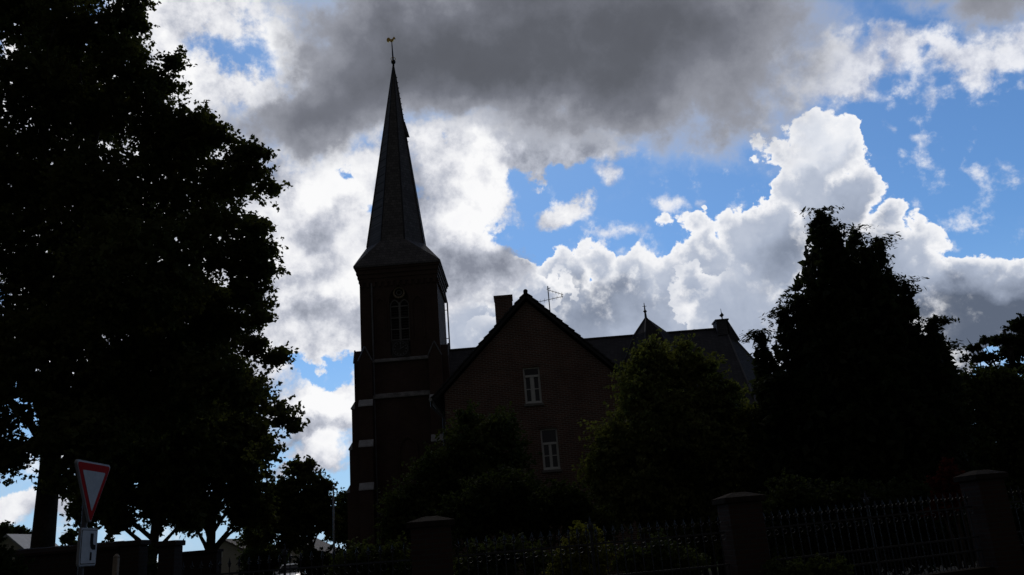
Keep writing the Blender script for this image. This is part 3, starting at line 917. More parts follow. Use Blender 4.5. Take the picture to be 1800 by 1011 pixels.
for xa, xb, za, zb in holes:
    d = HY + 0.24
    hw.add([(xa, HY, za), (xb, HY, za), (xb, HY, zb), (xa, HY, zb), (xa, d, za), (xb, d, za), (xb, d, zb), (xa, d, zb)],
           [(0, 4, 5, 1), (1, 5, 6, 2), (2, 6, 7, 3), (3, 7, 4, 0)])
xl, xr, yb2 = HX - HHW, HX + HHW, HY + HD
hw.add([(xl, HY, 0), (xl, yb2, 0), (xl, yb2, HEV), (xl, HY, HEV), (xr, HY, 0), (xr, yb2, 0), (xr, yb2, HEV), (xr, HY, HEV), (HX, yb2, HA)],
       [(1, 0, 3, 2), (4, 5, 6, 7), (5, 1, 2, 8, 6)])
hw.build('wall', M['house_brick'], house)

def house_window(xa, xb, za, zb, tf, mh=0.055):
    """two casements under a fixed light; tf = share of the height above the transom"""
    y = HY + 0.09
    w = MB(); fr = 0.06
    w.box(xa + .002, y, za + .05, xa + fr, y + 0.07, zb - .002); w.box(xb - fr, y, za + .05, xb - .002, y + 0.07, zb - .002)
    w.box(xa + fr, y, zb - fr, xb - fr, y + 0.07, zb - .002); w.box(xa + fr, y, za + .05, xb - fr, y + 0.07, za + .05 + fr)
    zt = zb - (zb - za) * tf
    w.box(xa + fr, y - 0.025, zt - 0.045, xb - fr, y + 0.07, zt + 0.045)
    xm = (xa + xb) / 2
    w.box(xm - mh, y - 0.012, za + .05 + fr, xm + mh, y + 0.07, zt - 0.045)
    for s in (-1, 1):
        a, b = (xa + fr, xm - mh) if s < 0 else (xm + mh, xb - fr)
        zc = za + .05 + fr + (zt - za - fr) * 0.46
        w.box(a, y + 0.012, zc - 0.018, b, y + 0.055, zc + 0.018)
        w.box(a, y + 0.008, za + .05 + fr, a + 0.03, y + 0.06, zt - 0.045); w.box(b - 0.03, y + 0.008, za + .05 + fr, b, y + 0.06, zt - 0.045)
    o = w.build('window', M['white'], house)
    MB().box(xa + 0.02, y + 0.03, za + 0.07, xb - 0.02, y + 0.036, zb - 0.02).build('pane', M['glass'], o)
    MB().box(xa - 0.06, HY - 0.07, za - 0.10, xb + 0.06, HY - 0.003, za - 0.002).build('sill', M['sill'], o)
    MB().box(xa + 0.004, HY, za + 0.001, xb - 0.004, HY + 0.2, za + 0.05).build('sill', M['white'], o)
    l = MB()
    n = 11
    for k in range(n):
        xx = xa - 0.12 + (xb - xa + 0.24) * k / n
        l.box(xx + 0.006, HY - 0.012, zb + 0.003 + 0.05 * math.sin(math.pi * (k + .5) / n), xx + (xb - xa + 0.24) / n - 0.006, HY - 0.002, zb + 0.22 + 0.05 * math.sin(math.pi * (k + .5) / n))
    l.build('lintel', M['house_brick'], o)
house_window(*holes[0], 0.24)
house_window(*holes[1], 0.36, 0.03)

# tiled roof laid in overlapping courses, so that the verges read as stepped tile ends
tl = MB()
yf, ybk = HY - 0.28, yb2 + 0.28
RA, EVX, EVZ = 11.80, 4.22, 7.58
ang = math.atan2(RA - EVZ, EVX)
slen = math.hypot(EVX, RA - EVZ)
nC = 18
rr_ = random.Random(4)
for s in (-1, 1):
    ux, uz = s * math.cos(ang), -math.sin(ang)            # down the slope
    nx_, nz_ = s * math.sin(ang), math.cos(ang)           # out of the slope
    for k in range(nC):
        d0, d1 = k * slen / nC - 0.03, (k + 1) * slen / nC + 0.03
        lift = rr_.uniform(-0.006, 0.006)
        p = [(d0, -0.05), (d1, 0.0 + lift), (d1, 0.05 + lift), (d0, -0.004)]
        poly = [(HX + ux * d + nx_ * h, yf + rr_.uniform(-0.008, 0.008) * 0, RA + uz * d + nz_ * h) for d, h in p]
        if s > 0:
            poly = poly[::-1]
        tl.prism(poly, (0, ybk - yf, 0))
    # under-boarding and rafters' ends
    p = [(0.0, -0.16), (slen, -0.16), (slen, -0.052), (0.0, -0.052)]
    poly = [(HX + ux * d + nx_ * h, yf + 0.05, RA + uz * d + nz_ * h) for d, h in p]
    tl.prism(poly if s < 0 else poly[::-1], (0, ybk - yf - 0.1, 0))
roof = tl.build('roof', M['tile'], house)
rt = MB()
for k in range(26):
    y0_ = yf - 0.02 + k * (ybk - yf) / 26
    rt.tube([(HX, y0_, RA + 0.02), (HX, y0_ + (ybk - yf) / 26 + 0.03, RA + 0.005)], [0.10, 0.085], 10)
rt.build('ridge_tile', M['tile'], roof)
ch = MB()
c0, c1 = at(869.5, 535, 37.4), at(901, 535, 37.4)
zt = at(885, 519, 37.4).z
ch.box(c0.x, 37.4, 9.4, c1.x, 38.1, zt - 0.12)
ch.box(c0.x - 0.03, 37.37, zt - 0.12, c1.x + 0.03, 38.13, zt)
ch.build('chimney', M['house_brick'], roof)
for s in (-1, 1):
    gx = HX + s * (EVX + 0.06)
    MB().tube([(gx, yf + 0.02, EVZ - 0.06), (gx, ybk, EVZ - 0.06)], 0.075, 8).build('gutter', M['zinc'], house)
    wx = HX + s * (HHW + 0.08)
    MB().tube([(gx, HY + 0.05, EVZ - 0.1), (gx, HY + 0.05, EVZ - 0.3), (wx, HY - 0.08, EVZ - 0.85), (wx, HY - 0.08, 0.15)], 0.05, 8).build('downpipe', M['tile'], house)
# aerial on the roof
am = MB()
A0 = at(967, 549, 38); A1 = at(963, 503, 38)
ax_ = A0.x
am.tube([(ax_, 38, A0.z - 0.5), (ax_, 38, A1.z)], 0.025, 6)
def boom(pa, pb, n, ln):
    a, b = at(*pa, 38), at(*pb, 38)
    a.y, b.y = 38.0, 38.0
    am.tube([a, b], 0.014, 5)
    for k in range(n):
        q = a.lerp(b, (k + 0.5) / n)
        am.tube([q + Vector((0, -ln, 0)), q + Vector((0, ln, 0))], 0.009, 4)
boom((946, 531), (990, 521), 6, 0.32)
boom((964, 510), (990, 518), 5, 0.22)
q = at(988, 518, 38)
am.tube([(q.x, 38, q.z - 0.18), (q.x, 38, q.z + 0.12)], 0.012, 4)
am.tube([(ax_ - 0.06, 38, A1.z - 0.16), (ax_ + 0.12, 38, A1.z - 0.10)], 0.02, 4)
am.build('aerial', M['iron'], roof)

# ------------------------------------------------------------------ brick piers and iron fence
def pier(px, ptop, y, w, ztop, label, tilt=0.0):
    c = at(px, ptop, y)
    o = thing('brick_pier', (c.x, y, 0), label, 'pier', 'brick piers of the garden fence')
    T = Matrix.Translation((c.x, y, 0)) @ Matrix.Rotation(tilt, 4, 'Z')
    b = w / 2
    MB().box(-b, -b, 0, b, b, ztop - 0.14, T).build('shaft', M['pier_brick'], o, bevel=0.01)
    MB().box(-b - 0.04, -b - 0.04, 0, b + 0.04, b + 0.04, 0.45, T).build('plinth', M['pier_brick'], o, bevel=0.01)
    cp = MB()
    e = b + 0.06
    cp.box(-e, -e, ztop - 0.14, e, e, ztop - 0.05, T)
    cp.add([T @ Vector(p) for p in ((-e, -e, ztop - 0.05), (e, -e, ztop - 0.05), (e, e, ztop - 0.05), (-e, e, ztop - 0.05), (-0.1, -0.1, ztop + 0.03), (0.1, -0.1, ztop + 0.03), (0.1, 0.1, ztop + 0.03), (-0.1, 0.1, ztop + 0.03))],
           [(0, 1, 5, 4), (1, 2, 6, 5), (2, 3, 7, 6), (3, 0, 4, 7), (4, 5, 6, 7)])
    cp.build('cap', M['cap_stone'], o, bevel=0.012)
    return c
P1 = pier(757, 910, 13.5, 0.62, 2.08, 'brick pier with red stone cap in front of the dark garden shrubs, leftmost of three', 0.1)
P2 = pier(1296, 870, 14.1, 0.56, 2.09, 'brick pier with flat cap below the light green bush, between two fence stretches', 0.12)
P3 = pier(1721, 830, 15.0, 0.5, 2.17, 'brick pier at the far right under the tall conifer', 0.16)

def fence(a, b, lift_a, lift_b, step, label, dog=True, base=0.48):
    """wrought iron fence between two points of the ground on a low brick footing"""
    a, b = Vector((a[0], a[1], 0)), Vector((b[0], b[1], 0))
    d = (b - a); ln = d.length; d.normalize()
    o = thing('iron_fence', a.lerp(b, 0.5), label, 'fence', 'iron fence stretches between the piers')
    def P(s, z):
        return a + d * s + Vector((0, 0, z + lift_a + (lift_b - lift_a) * s / ln))
    R_ = Matrix.Rotation(math.atan2(d.y, d.x), 4, 'Z')
    for zr in ((1.48, 0.98, 0.76) if dog else (1.48, 0.76)):
        r = MB()
        p0, p1 = P(0, zr), P(ln, zr)
        r.tube([p0, p1], 0.020, 4)
        r.build('rail', M['iron'], o)
    n = max(2, int(ln / step))
    nrm = Vector((-d.y, d.x, 0))
    pk = MB()
    q = P(0.5 * ln / n, 0.0)
    pk.tube([q + Vector((0, 0, base)), q + Vector((0, 0, 1.60))], 0.0095, 6)
    h = q + Vector((0, 0, 1.58))                        # spear head with two small side leaves
    pk.lathe(h, [(0.008, 0.0), (0.026, 0.03), (0.012, 0.05), (0.024, 0.08), (0.002, 0.17)], 6)
    pk.tube([h + d * -0.045 + Vector((0, 0, 0.075)), h + d * -0.02 + Vector((0, 0, 0.045)), h + d * 0.02 + Vector((0, 0, 0.045)), h + d * 0.045 + Vector((0, 0, 0.075))], 0.008, 4)
    pk.ring(q + Vector((0, 0, 1.40)) + d * step * 0.27, nrm, step * 0.26, 0.006, 10)   # scroll under the top rail
    if dog:
        pk.tube([q + d * step * 0.5 + Vector((0, 0, base)), q + d * step * 0.5 + Vector((0, 0, 1.0))], 0.007, 5)
    first = pk.build('picket', M['iron'], o)
    for k in range(1, n):
        c = first.copy(); COL.objects.link(c); c.parent = o
        c.location = d * (k * ln / n) + Vector((0, 0, (lift_b - lift_a) * k / n))
    for k in range(1, max(2, int(ln / 1.9))):
        s = k * ln / max(2, int(ln / 1.9))
        q = MB().tube([P(s, 0.0), P(s, 1.68)], 0.026, 6)
        q.lathe(P(s, 1.68), [(0.026, 0), (0.05, 0.04), (0.05, 0.09), (0.02, 0.13), (0.002, 0.24)], 8)
        q.tube([P(s, 1.80) - d * 0.09, P(s, 1.80) + d * 0.09], 0.012, 5)
        q.build('post', M['iron'], o)
    f = MB()
    h0, h1 = lift_a + 0.42, lift_b + 0.42
    nrm = nrm * 0.15
    f.add([a - nrm, b - nrm, b + nrm, a + nrm, a - nrm + Vector((0, 0, h0)), b - nrm + Vector((0, 0, h1)), b + nrm + Vector((0, 0, h1)), a + nrm + Vector((0, 0, h0))],
          [(3, 2, 1, 0), (4, 5, 6, 7), (0, 1, 5, 4), (1, 2, 6, 5), (2, 3, 7, 6), (3, 0, 4, 7)])
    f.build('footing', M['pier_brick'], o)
    g = MB()
    cn = nrm * 1.2
    g.add([a - cn + Vector((0, 0, h0 + .003)), b - cn + Vector((0, 0, h1 + .003)), b + cn + Vector((0, 0, h1 + .003)), a + cn + Vector((0, 0, h0 + .003)),
           a - cn + Vector((0, 0, h0 + 0.07)), b - cn + Vector((0, 0, h1 + 0.07)), b + cn + Vector((0, 0, h1 + 0.07)), a + cn + Vector((0, 0, h0 + 0.07))],
          [(3, 2, 1, 0), (4, 5, 6, 7), (0, 1, 5, 4), (1, 2, 6, 5), (2, 3, 7, 6), (3, 0, 4, 7)])
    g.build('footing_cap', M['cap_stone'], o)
    return o
L1 = Vector((-6.6, 16.0, 0))
fence((-6.62, 16.1), (P1.x - 0.34, 13.55), 0.0, 0.0, 0.24, 'low iron fence with spear heads between the old wall and the first pier', dog=False)
fence((P1.x + 0.33, 13.5), (P2.x - 0.3, 14.1), 0.0, 0.03, 0.145, 'iron fence with spear heads in front of the yellow green bush')
fence((P2.x + 0.3, 14.1), (P3.x - 0.27, 15.0), 0.04, 0.12, 0.145, 'iron fence with double lower bars below the tall conifer')
fence((P3.x + 0.27, 15.0), (P3.x + 4.6, 15.5), 0.14, 0.2, 0.145, 'short end of iron fence right of the last pier at the picture edge')

# ------------------------------------------------------------------ old wall and gate piers on the left
wy = 16.3
w0, w1 = at(28, 962, wy), at(209, 951, wy)
ow = thing('brick_wall', ((w0.x + w1.x) / 2, wy, 0), 'old brick wall with rounded coping behind the road sign', 'wall')
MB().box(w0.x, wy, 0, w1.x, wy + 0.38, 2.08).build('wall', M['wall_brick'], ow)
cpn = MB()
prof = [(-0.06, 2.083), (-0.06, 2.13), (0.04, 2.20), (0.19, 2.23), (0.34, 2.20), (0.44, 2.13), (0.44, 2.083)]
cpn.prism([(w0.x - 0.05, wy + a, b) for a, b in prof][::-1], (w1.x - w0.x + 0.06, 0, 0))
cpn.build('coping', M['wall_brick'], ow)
for (pa, pb, pt, lab) in ((209, 247, 952, 'old brick gate pier at the end of the coped wall'), (277, 309, 952, 'old brick gate pier between the tree trunk and the iron fence')):
    a, b = at(pa, pt, wy), at(pb, pt, wy)
    o = thing('gate_pier', ((a.x + b.x) / 2, wy + 0.2, 0), lab, 'pier', 'old gate piers on the left')
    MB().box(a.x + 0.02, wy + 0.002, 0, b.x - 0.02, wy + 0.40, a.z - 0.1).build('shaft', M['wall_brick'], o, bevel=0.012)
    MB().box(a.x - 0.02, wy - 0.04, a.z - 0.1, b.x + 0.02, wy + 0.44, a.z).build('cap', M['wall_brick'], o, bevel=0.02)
lo0, lo1 = at(311, 971, wy + 2.5), at(352, 970, wy + 2.5)
o = thing('low_wall', ((lo0.x + lo1.x) / 2, wy + 2.5, 0), 'short low brick wall right of the old gate piers', 'wall')
MB().box(lo0.x - 0.3, wy + 2.4, 0, lo1.x + 0.4, wy + 2.7, lo0.z - 0.06).build('wall', M['wall_brick'], o)
MB().box(lo0.x - 0.33, wy + 2.36, lo0.z - 0.058, lo1.x + 0.43, wy + 2.74, lo0.z).build('coping', M['wall_brick'], o)
pp = at(205, 974, 15.4)
o = thing('stone_post', (pp.x, 15.4, 0), 'slim pale stone post standing before the old gate pier', 'post')
MB().box(pp.x - 0.045, 15.355, 0, pp.x + 0.045, 15.445, pp.z - 0.06).build('shaft', M['stone'], o, bevel=0.012)
MB().lathe((pp.x, 15.4, pp.z - 0.058), [(0.055, 0), (0.055, 0.02), (0.02, 0.06)], 10).build('cap', M['stone'], o)

# ------------------------------------------------------------------ give way sign
sb = at(142, 1000, 10.9)
sign = thing('road_sign', (sb.x, 10.9, 0.12), 'red and white give way sign above a white priority plate on a grey pole', 'road sign')
MB().tube([(sb.x, 10.9, 0.1), (sb.x, 10.9, 3.03)], 0.038, 12).build('pole', M['dark_steel'], sign, smooth=True)
def sign_frame(angle, off):
    """x along the sign's face, y out of its back, z up"""
    return Matrix.Translation((sb.x, 10.9, 0)) @ Matrix.Rotation(angle, 4, 'Z') @ Matrix.Translation((off, 0, 0))
def tri(h, w, z_low, r, n=5):
    """downward triangle with rounded corners"""
    out = []
    pts = [Vector((-w / 2, z_low + h)), Vector((0, z_low)), Vector((w / 2, z_low + h))]
    for i in range(3):
        p, a, b = pts[i], pts[i - 1], pts[(i + 1) % 3]
        da, db = (a - p).normalized(), (b - p).normalized()
        half_ = da.angle(db) / 2
        t = r / math.tan(half_)
        c = p + (da + db).normalized() * (r / math.sin(half_))
        s0, s1 = p + da * t, p + db * t
        a0 = math.atan2((s0 - c).y, (s0 - c).x); a1 = math.atan2((s1 - c).y, (s1 - c).x)
        while a1 < a0: a1 += 2 * math.pi
        for k in range(n + 1):
            q = a0 + (a1 - a0) * k / n
            out.append((c.x + r * math.cos(q), c.y + r * math.sin(q)))
    return out
S = sign_frame(rad(90), 0.0)
def on_face(T, pts, y0_, y1_):
    n = len(pts)
    poly = [T @ Vector((x, y0_, z)) for x, z in pts]
    return MB().prism(poly, T.to_3x3() @ Vector((0, y1_ - y0_, 0)))
plate = on_face(S, tri(0.80, 0.92, 2.24, 0.04), -0.075, -0.045).build('triangle_plate', M['alu'], sign)
on_face(S, tri(0.776, 0.888, 2.255, 0.035), -0.079, -0.0755).build('white_edge', M['sign_white'], plate)
on_face(S, tri(0.742, 0.85, 2.272, 0.03), -0.083, -0.0795).build('red_border', M['sign_red'], plate)
on_face(S, tri(0.51, 0.58, 2.41, 0.012), -0.087, -0.0835).build('white_field', M['sign_white'], plate)
MB().box(-0.06, -0.044, 2.97, 0.06, 0.045, 3.02, S).build('clamp', M['galv'], sign)
S2 = sign_frame(rad(92), 0.0)
def rect(x0_, z0_, x1_, z1_, r=0.0, n=4):
    if not r:
        return [(x0_, z0_), (x1_, z0_), (x1_, z1_), (x0_, z1_)]
    out = []
    for cx_, cz_, a0 in ((x1_ - r, z1_ - r, 0), (x0_ + r, z1_ - r, 90), (x0_ + r, z0_ + r, 180), (x1_ - r, z0_ + r, 270)):
        for k in range(n + 1):
            a = rad(a0 + 90 * k / n)
            out.append((cx_ + r * math.cos(a), cz_ + r * math.sin(a)))
    return out
p2 = on_face(S2, rect(-0.23, 1.74, 0.23, 2.21, 0.035), -0.075, -0.045).build('priority_plate', M['alu'], sign)
on_face(S2, rect(-0.22, 1.75, 0.22, 2.20, 0.03), -0.079, -0.0755).build('white_edge', M['sign_white'], p2)
on_face(S2, rect(-0.205, 1.765, 0.205, 2.185, 0.024), -0.081, -0.0795).build('black_edge', M['sign_black'], p2)
on_face(S2, rect(-0.196, 1.774, 0.196, 2.176, 0.02), -0.0845, -0.0815).build('white_field', M['sign_white'], p2)
thick = [(0.02, 2.14), (0.02, 2.03), (0.03, 1.985), (0.055, 1.955), (0.095, 1.94), (0.165, 1.94), (0.165, 2.0), (0.12, 2.0), (0.10, 2.01), (0.092, 2.035), (0.092, 2.14)]
on_face(S2, thick, -0.089, -0.085).build('priority_line', M['sign_black'], p2)
on_face(S2, rect(0.035, 1.81, 0.075, 1.91), -0.089, -0.085).build('side_road_line', M['sign_black'], p2)

# ------------------------------------------------------------------ flagpole
fp0, fp1 = at(590, 975, 38), at(586, 860, 38)
fl = thing('flagpole', (fp1.x, 38, 0), 'slim grey flagpole standing left of the church tower', 'flagpole')
MB().tube([(fp1.x, 38, 0), (fp1.x, 38, fp1.z)], [0.06, 0.035], 10).build('pole', M['galv'], fl, smooth=True)
MB().lathe((fp1.x, 38, fp1.z), [(0.05, 0), (0.07, 0.05), (0.04, 0.11), (0.01, 0.13)], 10).build('pole_cap', M['galv'], fl)

# ------------------------------------------------------------------ parked car, seen from the front
def car(x, y, rot):
    root = thing('parked_car', (x, y, 0), 'silver car parked facing the road behind the fence and shrubs', 'car')
    T = Matrix.Translation((x, y, 0)) @ Matrix.Rotation(rot, 4, 'Z')
    # body sections from nose (-y) to tail: (y, half width, z bottom, z top)
    sec = [(-2.05, 0.60, 0.32, 0.62), (-1.98, 0.78, 0.24, 0.74), (-1.6, 0.86, 0.2, 0.88), (-0.95, 0.88, 0.2, 0.96), (0.3, 0.88, 0.2, 0.97), (1.5, 0.87, 0.2, 0.97), (1.95, 0.80, 0.28, 0.92), (2.05, 0.66, 0.36, 0.80)]
    b = MB(); n = 10
    def ringpts(w, z0_, z1_, y_):
        r = min(0.14, (z1_ - z0_) * 0.3)
        pts = [(-w + r, z0_), (w - r, z0_), (w, z0_ + r), (w, z1_ - r * 1.2), (w - r, z1_ - r * 0.2), (w * 0.4, z1_ + 0.015), (-w * 0.4, z1_ + 0.015), (-w + r, z1_ - r * 0.2), (-w, z1_ - r * 1.2), (-w, z0_ + r)]
        return [T @ Vector((px, y_, pz)) for px, pz in pts]
    vs = []
    for y_, w_, a, c in sec:
        vs += ringpts(w_, a, c, y_)
    fs = [(i * n + k, i * n + (k + 1) % n, (i + 1) * n + (k + 1) % n, (i + 1) * n + k) for i in range(len(sec) - 1) for k in range(n)]
    fs += [list(range(n))[::-1], [(len(sec) - 1) * n + k for k in range(n)]]
    b.add(vs, fs)
    body = b.build('body', M['car_paint'], root, smooth=True)
    g = MB()
    cab = [(-0.95, 0.80, 0.95), (-0.25, 0.62, 1.40), (0.9, 0.61, 1.42), (1.75, 0.72, 0.97)]
    vs = []
    for y_, w_, z_ in cab:
        vs += [T @ Vector((-w_, y_, z_)), T @ Vector((w_, y_, z_))]
    for y_, w_, z_ in ((-0.95, 0.82, 0.93), (1.75, 0.8, 0.93)):
        vs += [T @ Vector((-w_, y_, z_)), T @ Vector((w_, y_, z_))]
    g.add(vs, [(0, 1, 3, 2), (2, 3, 5, 4), (4, 5, 7, 6), (0, 2, 4, 6), (7, 5, 3, 1), (8, 9, 1, 0), (6, 7, 11, 10), (0, 6, 10, 8), (9, 11, 7, 1)])
    g.build('windscreen', M['glass'], root)
    r_ = MB()
    r_.add([T @ Vector(p) for p in ((-0.60, -0.30, 1.405), (0.60, -0.30, 1.405), (0.59, 0.95, 1.43), (-0.59, 0.95, 1.43), (-0.54, -0.2, 1.46), (0.54, -0.2, 1.46), (0.54, 0.85, 1.47), (-0.54, 0.85, 1.47))],
           [(0, 1, 5, 4), (1, 2, 6, 5), (2, 3, 7, 6), (3, 0, 4, 7), (4, 5, 6, 7), (3, 2, 1, 0)])
    for s in (-1, 1):
        r_.tube([T @ Vector((s * 0.80, -0.96, 0.95)), T @ Vector((s * 0.62, -0.27, 1.41)), T @ Vector((s * 0.61, 0.9, 1.43)), T @ Vector((s * 0.74, 1.77, 0.96))], 0.035, 6)
    r_.build('roof', M['car_paint'], root)
    for s in (-1, 1):
        MB().prism([T @ Vector((s * 0.62 - 0.17, -2.03 + 0.03, z_)) for z_ in (0.62,)] + [T @ Vector((s * 0.62 + 0.17, -1.99, 0.62)), T @ Vector((s * 0.62 + 0.17, -1.95, 0.74)), T @ Vector((s * 0.62 - 0.15, -1.98, 0.72))], T.to_3x3() @ Vector((0, 0.05, 0))).build('headlight', M['glass'], root)
        MB().box(s * 0.95 - 0.1, -0.75, 0.95, s * 0.95 + 0.1, -0.65, 1.08, T).build('wing_mirror', M['car_paint'], root, bevel=0.03)
        for yy in (-1.3, 1.3):
            w = MB()
            c = T @ Vector((s * 0.80, yy, 0.31)); ax = T.to_3x3() @ Vector((1, 0, 0))
            w.tube([c - ax * 0.1, c + ax * 0.1], 0.31, 20)
            wo_ = w.build('wheel', M['rubber'], root)
            MB().tube([c + ax * (s * 0.101), c + ax * (s * 0.112)], 0.19, 16).build('rim', M['alu'], wo_)
    MB().box(-0.26, -2.075, 0.42, 0.26, -2.055, 0.53, T).build('number_plate', M['sign_white'], root)
    MB().box(-0.45, -2.062, 0.56, 0.45, -2.045, 0.64, T).build('grille', M['sign_black'], root)
    return root
cp_ = at(504, 988, 50)
car(cp_.x, 51.5, rad(4))

# ------------------------------------------------------------------ far houses on the left
def far_house(cx, y, hw_, eave, apex, depth, wall_m, roof_m, label, win, turn=0.0, group='small houses beyond the churchyard'):
    o = thing('far_house', (cx, y, 0), label, 'house', group)
    T = Matrix.Translation((cx, y, 0)) @ Matrix.Rotation(turn, 4, 'Z')
    w = MB().prism([T @ Vector(p) for p in ((-hw_, 0, 0), (hw_, 0, 0), (hw_, 0, eave), (0, 0, apex - 0.12), (-hw_, 0, eave))], T.to_3x3() @ Vector((0, depth, 0)))
    w.build('wall', wall_m, o)
    r = MB()
    s_ = (apex - eave) / hw_
    for s in (-1, 1):
        e = hw_ + 0.35
        p = [(0, -0.3, apex + 0.05), (s * e, -0.3, apex + 0.05 - s_ * e), (s * e, -0.3, apex - 0.11 - s_ * e), (0, -0.3, apex - 0.11)]
        r.prism([T @ Vector(q) for q in (p if s < 0 else p[::-1])], T.to_3x3() @ Vector((0, depth + 0.6, 0)))
    r.build('roof', roof_m, o)
    for (a, b, c, d) in win:
        f = MB().box(a, -0.05, c, b, -0.003, d, T).build('window', M['white'], o)
        MB().box(a + 0.07, -0.06, c + 0.07, b - 0.07, -0.052, d - 0.07, T).build('pane', M['glass'], f)
    return o
c = at(16, 940, 60)
far_house(c.x, 60, 2.6, c.z - 2.1, c.z, 4.2, M['plaster'], M['far_roof'], 'pale far house with light grey roof left of the big trunk', [(-0.5, 0.5, 1.6, 2.9)])
c = at(393, 948, 80)
far_house(c.x, 80, 3.3, c.z - 1.75, c.z, 10, M['plaster'], M['far_tile'], 'low pale plastered gable house with one dark window', [(-0.65, -0.05, 2.45, 3.2)])
c = at(508, 944, 95)
far_house(c.x, 95, 5.0, c.z - 2.6, c.z, 11, M['plaster'], M['far_tile'], 'far gable house half hidden behind the small churchyard tree', [(1.2, 2.2, 2.0, 3.2)])

# ------------------------------------------------------------------ trees
def tree(name, label, cat, base, y, trunk_top, r0, lobes, mat, seed, leaf=0.13, dens=1.0, clump=0.36, per=20, core=1.0, group=None, limbs_to=9, bark='bark'):
    root = thing(name, (base, y, 0), label, cat, group)
    L = px_lobes(lobes, y)
    big = sorted(L, key=lambda q: -q[1])[:limbs_to]
    limbs(root, M[bark], (base, y, -0.1), trunk_top, r0, [q[0] for q in big], seed)
    crown(root, M[mat], L, seed, leaf, dens, clump, per, core)
    return root

bx = at(64, 940, 20).x
tree('linden_tree', 'huge dark leafy tree filling the left edge, thick trunk beside the road sign', 'tree', bx, 20, (bx + 0.5, 20.3, 14.5), 0.31, [
    (50, 30, 85, 1), (130, 60, 75), (205, 55, 58), (215, 110, 60, -.5), (60, 160, 95, -1), (150, 190, 90, 1), (235, 190, 72), (280, 150, 40, .5), (300, 240, 70, .5), (352, 232, 52, .5), (385, 240, 30), (300, 330, 105, 1), (400, 320, 56, .5), (440, 300, 34), (385, 420, 84, -.5), (440, 505, 46),
    (450, 400, 30), (390, 560, 84, 1), (240, 480, 140, -1.5), (60, 300, 110, .5), (170, 330, 100, -1), (60, 430, 120, .5), (90, 640, 150, -1), (290, 660, 140, 1), (425, 690, 52), (120, 540, 120, 1), (300, 560, 120, 3),
    (478, 628, 22), (498, 622, 13), (488, 728, 32), (516, 750, 20), (470, 795, 26, .5), (-90, 300, 170, 1), (-110, 620, 170), (20, 800, 50, -1), (-60, 780, 90, -1), (140, 770, 80, -2),
    (110, 850, 36, -.5), (-20, -60, 140, 1), (130, -60, 90, 1), (462, 268, 20), (240, 40, 28), (232, 8, 34), (300, 110, 24), (430, 270, 34), (475, 330, 22), (455, 470, 40), (440, 450, 40), (468, 440, 20), (458, 560, 26), (200, 420, 90, 3), (100, 120, 80, 3), (365, 660, 60, -1), (445, 610, 30)],
    'leaf_tree', 11, 0.118, 0.95, 0.36, 22, 0.7, limbs_to=18)
bx = at(272, 930, 27).x
tree('linden_tree', 'dark tree with slim trunk behind the old gate piers', 'tree', bx, 27, (bx, 27.2, 8), 0.2, [
    (235, 820, 100), (170, 870, 62, 1), (285, 880, 58, .5), (210, 915, 34), (320, 800, 80, 1), (300, 720, 110, 2), (180, 740, 110, 2), (150, 905, 30), (330, 905, 38, .5)],
    'leaf_tree', 12, 0.15, 0.9, 0.38, 20, 0.9)
bx = at(370, 975, 30).x
tree('linden_tree', 'dark tree with straight trunk before the low pale gable house', 'tree', bx, 30, (bx + .2, 30, 8), 0.21, [
    (385, 790, 100), (350, 880, 62), (430, 850, 58, .5), (455, 905, 36), (400, 700, 90, 1.5), (440, 770, 50, .5), (335, 915, 26), (425, 905, 30), (305, 850, 50, 1)],
    'leaf_tree', 13, 0.15, 0.9, 0.38, 20, 0.9)
bx = at(546, 960, 42).x
tree('small_tree', 'smaller bushy tree between the big tree and the church tower', 'tree', bx, 42, (bx, 42, 5.4), 0.18, [
    (535, 862, 50), (510, 900, 48), (560, 890, 40), (530, 930, 40), (575, 920, 26), (475, 905, 46), (455, 940, 38), (520, 825, 22), (545, 818, 14), (572, 852, 16), (490, 870, 36), (505, 955, 26), (440, 900, 40)],
    'leaf_tree', 14, 0.16, 0.9, 0.4, 18, 0.9)
bx = at(610, 960, 58).x
tree('small_tree', 'little tree half hidden behind the foot of the church tower', 'tree', bx, 58, (bx, 58, 4.5), 0.15, [
    (600, 905, 30), (612, 930, 34), (603, 875, 13), (592, 935, 24), (630, 900, 34)], 'leaf_far', 15, 0.2, 0.8, 0.45, 16, 0.8)
# trees on the skyline at the left
for i, (px, py, r, y, lab) in enumerate(((8, 930, 17, 90, 'far rounded tree above the pale house at the left edge'), (36, 934, 12, 88, 'small far tree above the light grey roof'),
                                    (125, 940, 13, 70, 'small bush like far tree just right of the big trunk'), (452, 968, 22, 70, 'far green tree right of the low pale gable house'),
                                    (470, 975, 24, 64, 'far dark tree above the parked car'))):
    c = at(px, py, y); m_ = mpp(px, py, y)
    root = thing('far_tree', (c.x, y, 0), lab, 'tree', 'far trees beyond the churchyard')
    limbs(root, M['bark'], (c.x, y, -0.1), (c.x, y, c.z), 0.16, [c + Vector((k * r * m_ * 0.5, 0, 0.3)) for k in (-1, 1)], 30 + i)
    crown(root, M['leaf_far'], [(c, r * m_), (c + Vector((r * m_ * .7, 1, -r * m_ * .4)), r * m_ * .75), (c + Vector((-r * m_ * .7, 0, -r * m_ * .5)), r * m_ * .8), (c + Vector((0.2, 0, -r * m_ * 1.2)), r * m_ * 0.8)], 40 + i, 0.24, 0.7, 0.5, 14, 0.8)

# conifer: cones of upswept, drooping-tipped sprays round several leaders
def shape(t, H):
    """share of the full radius at t of the way down from the tip: a blunt tip, then a slow taper"""
    return 0.62 * np.minimum(1.0, t * H / 2.6) ** 0.75 + 0.38 * t

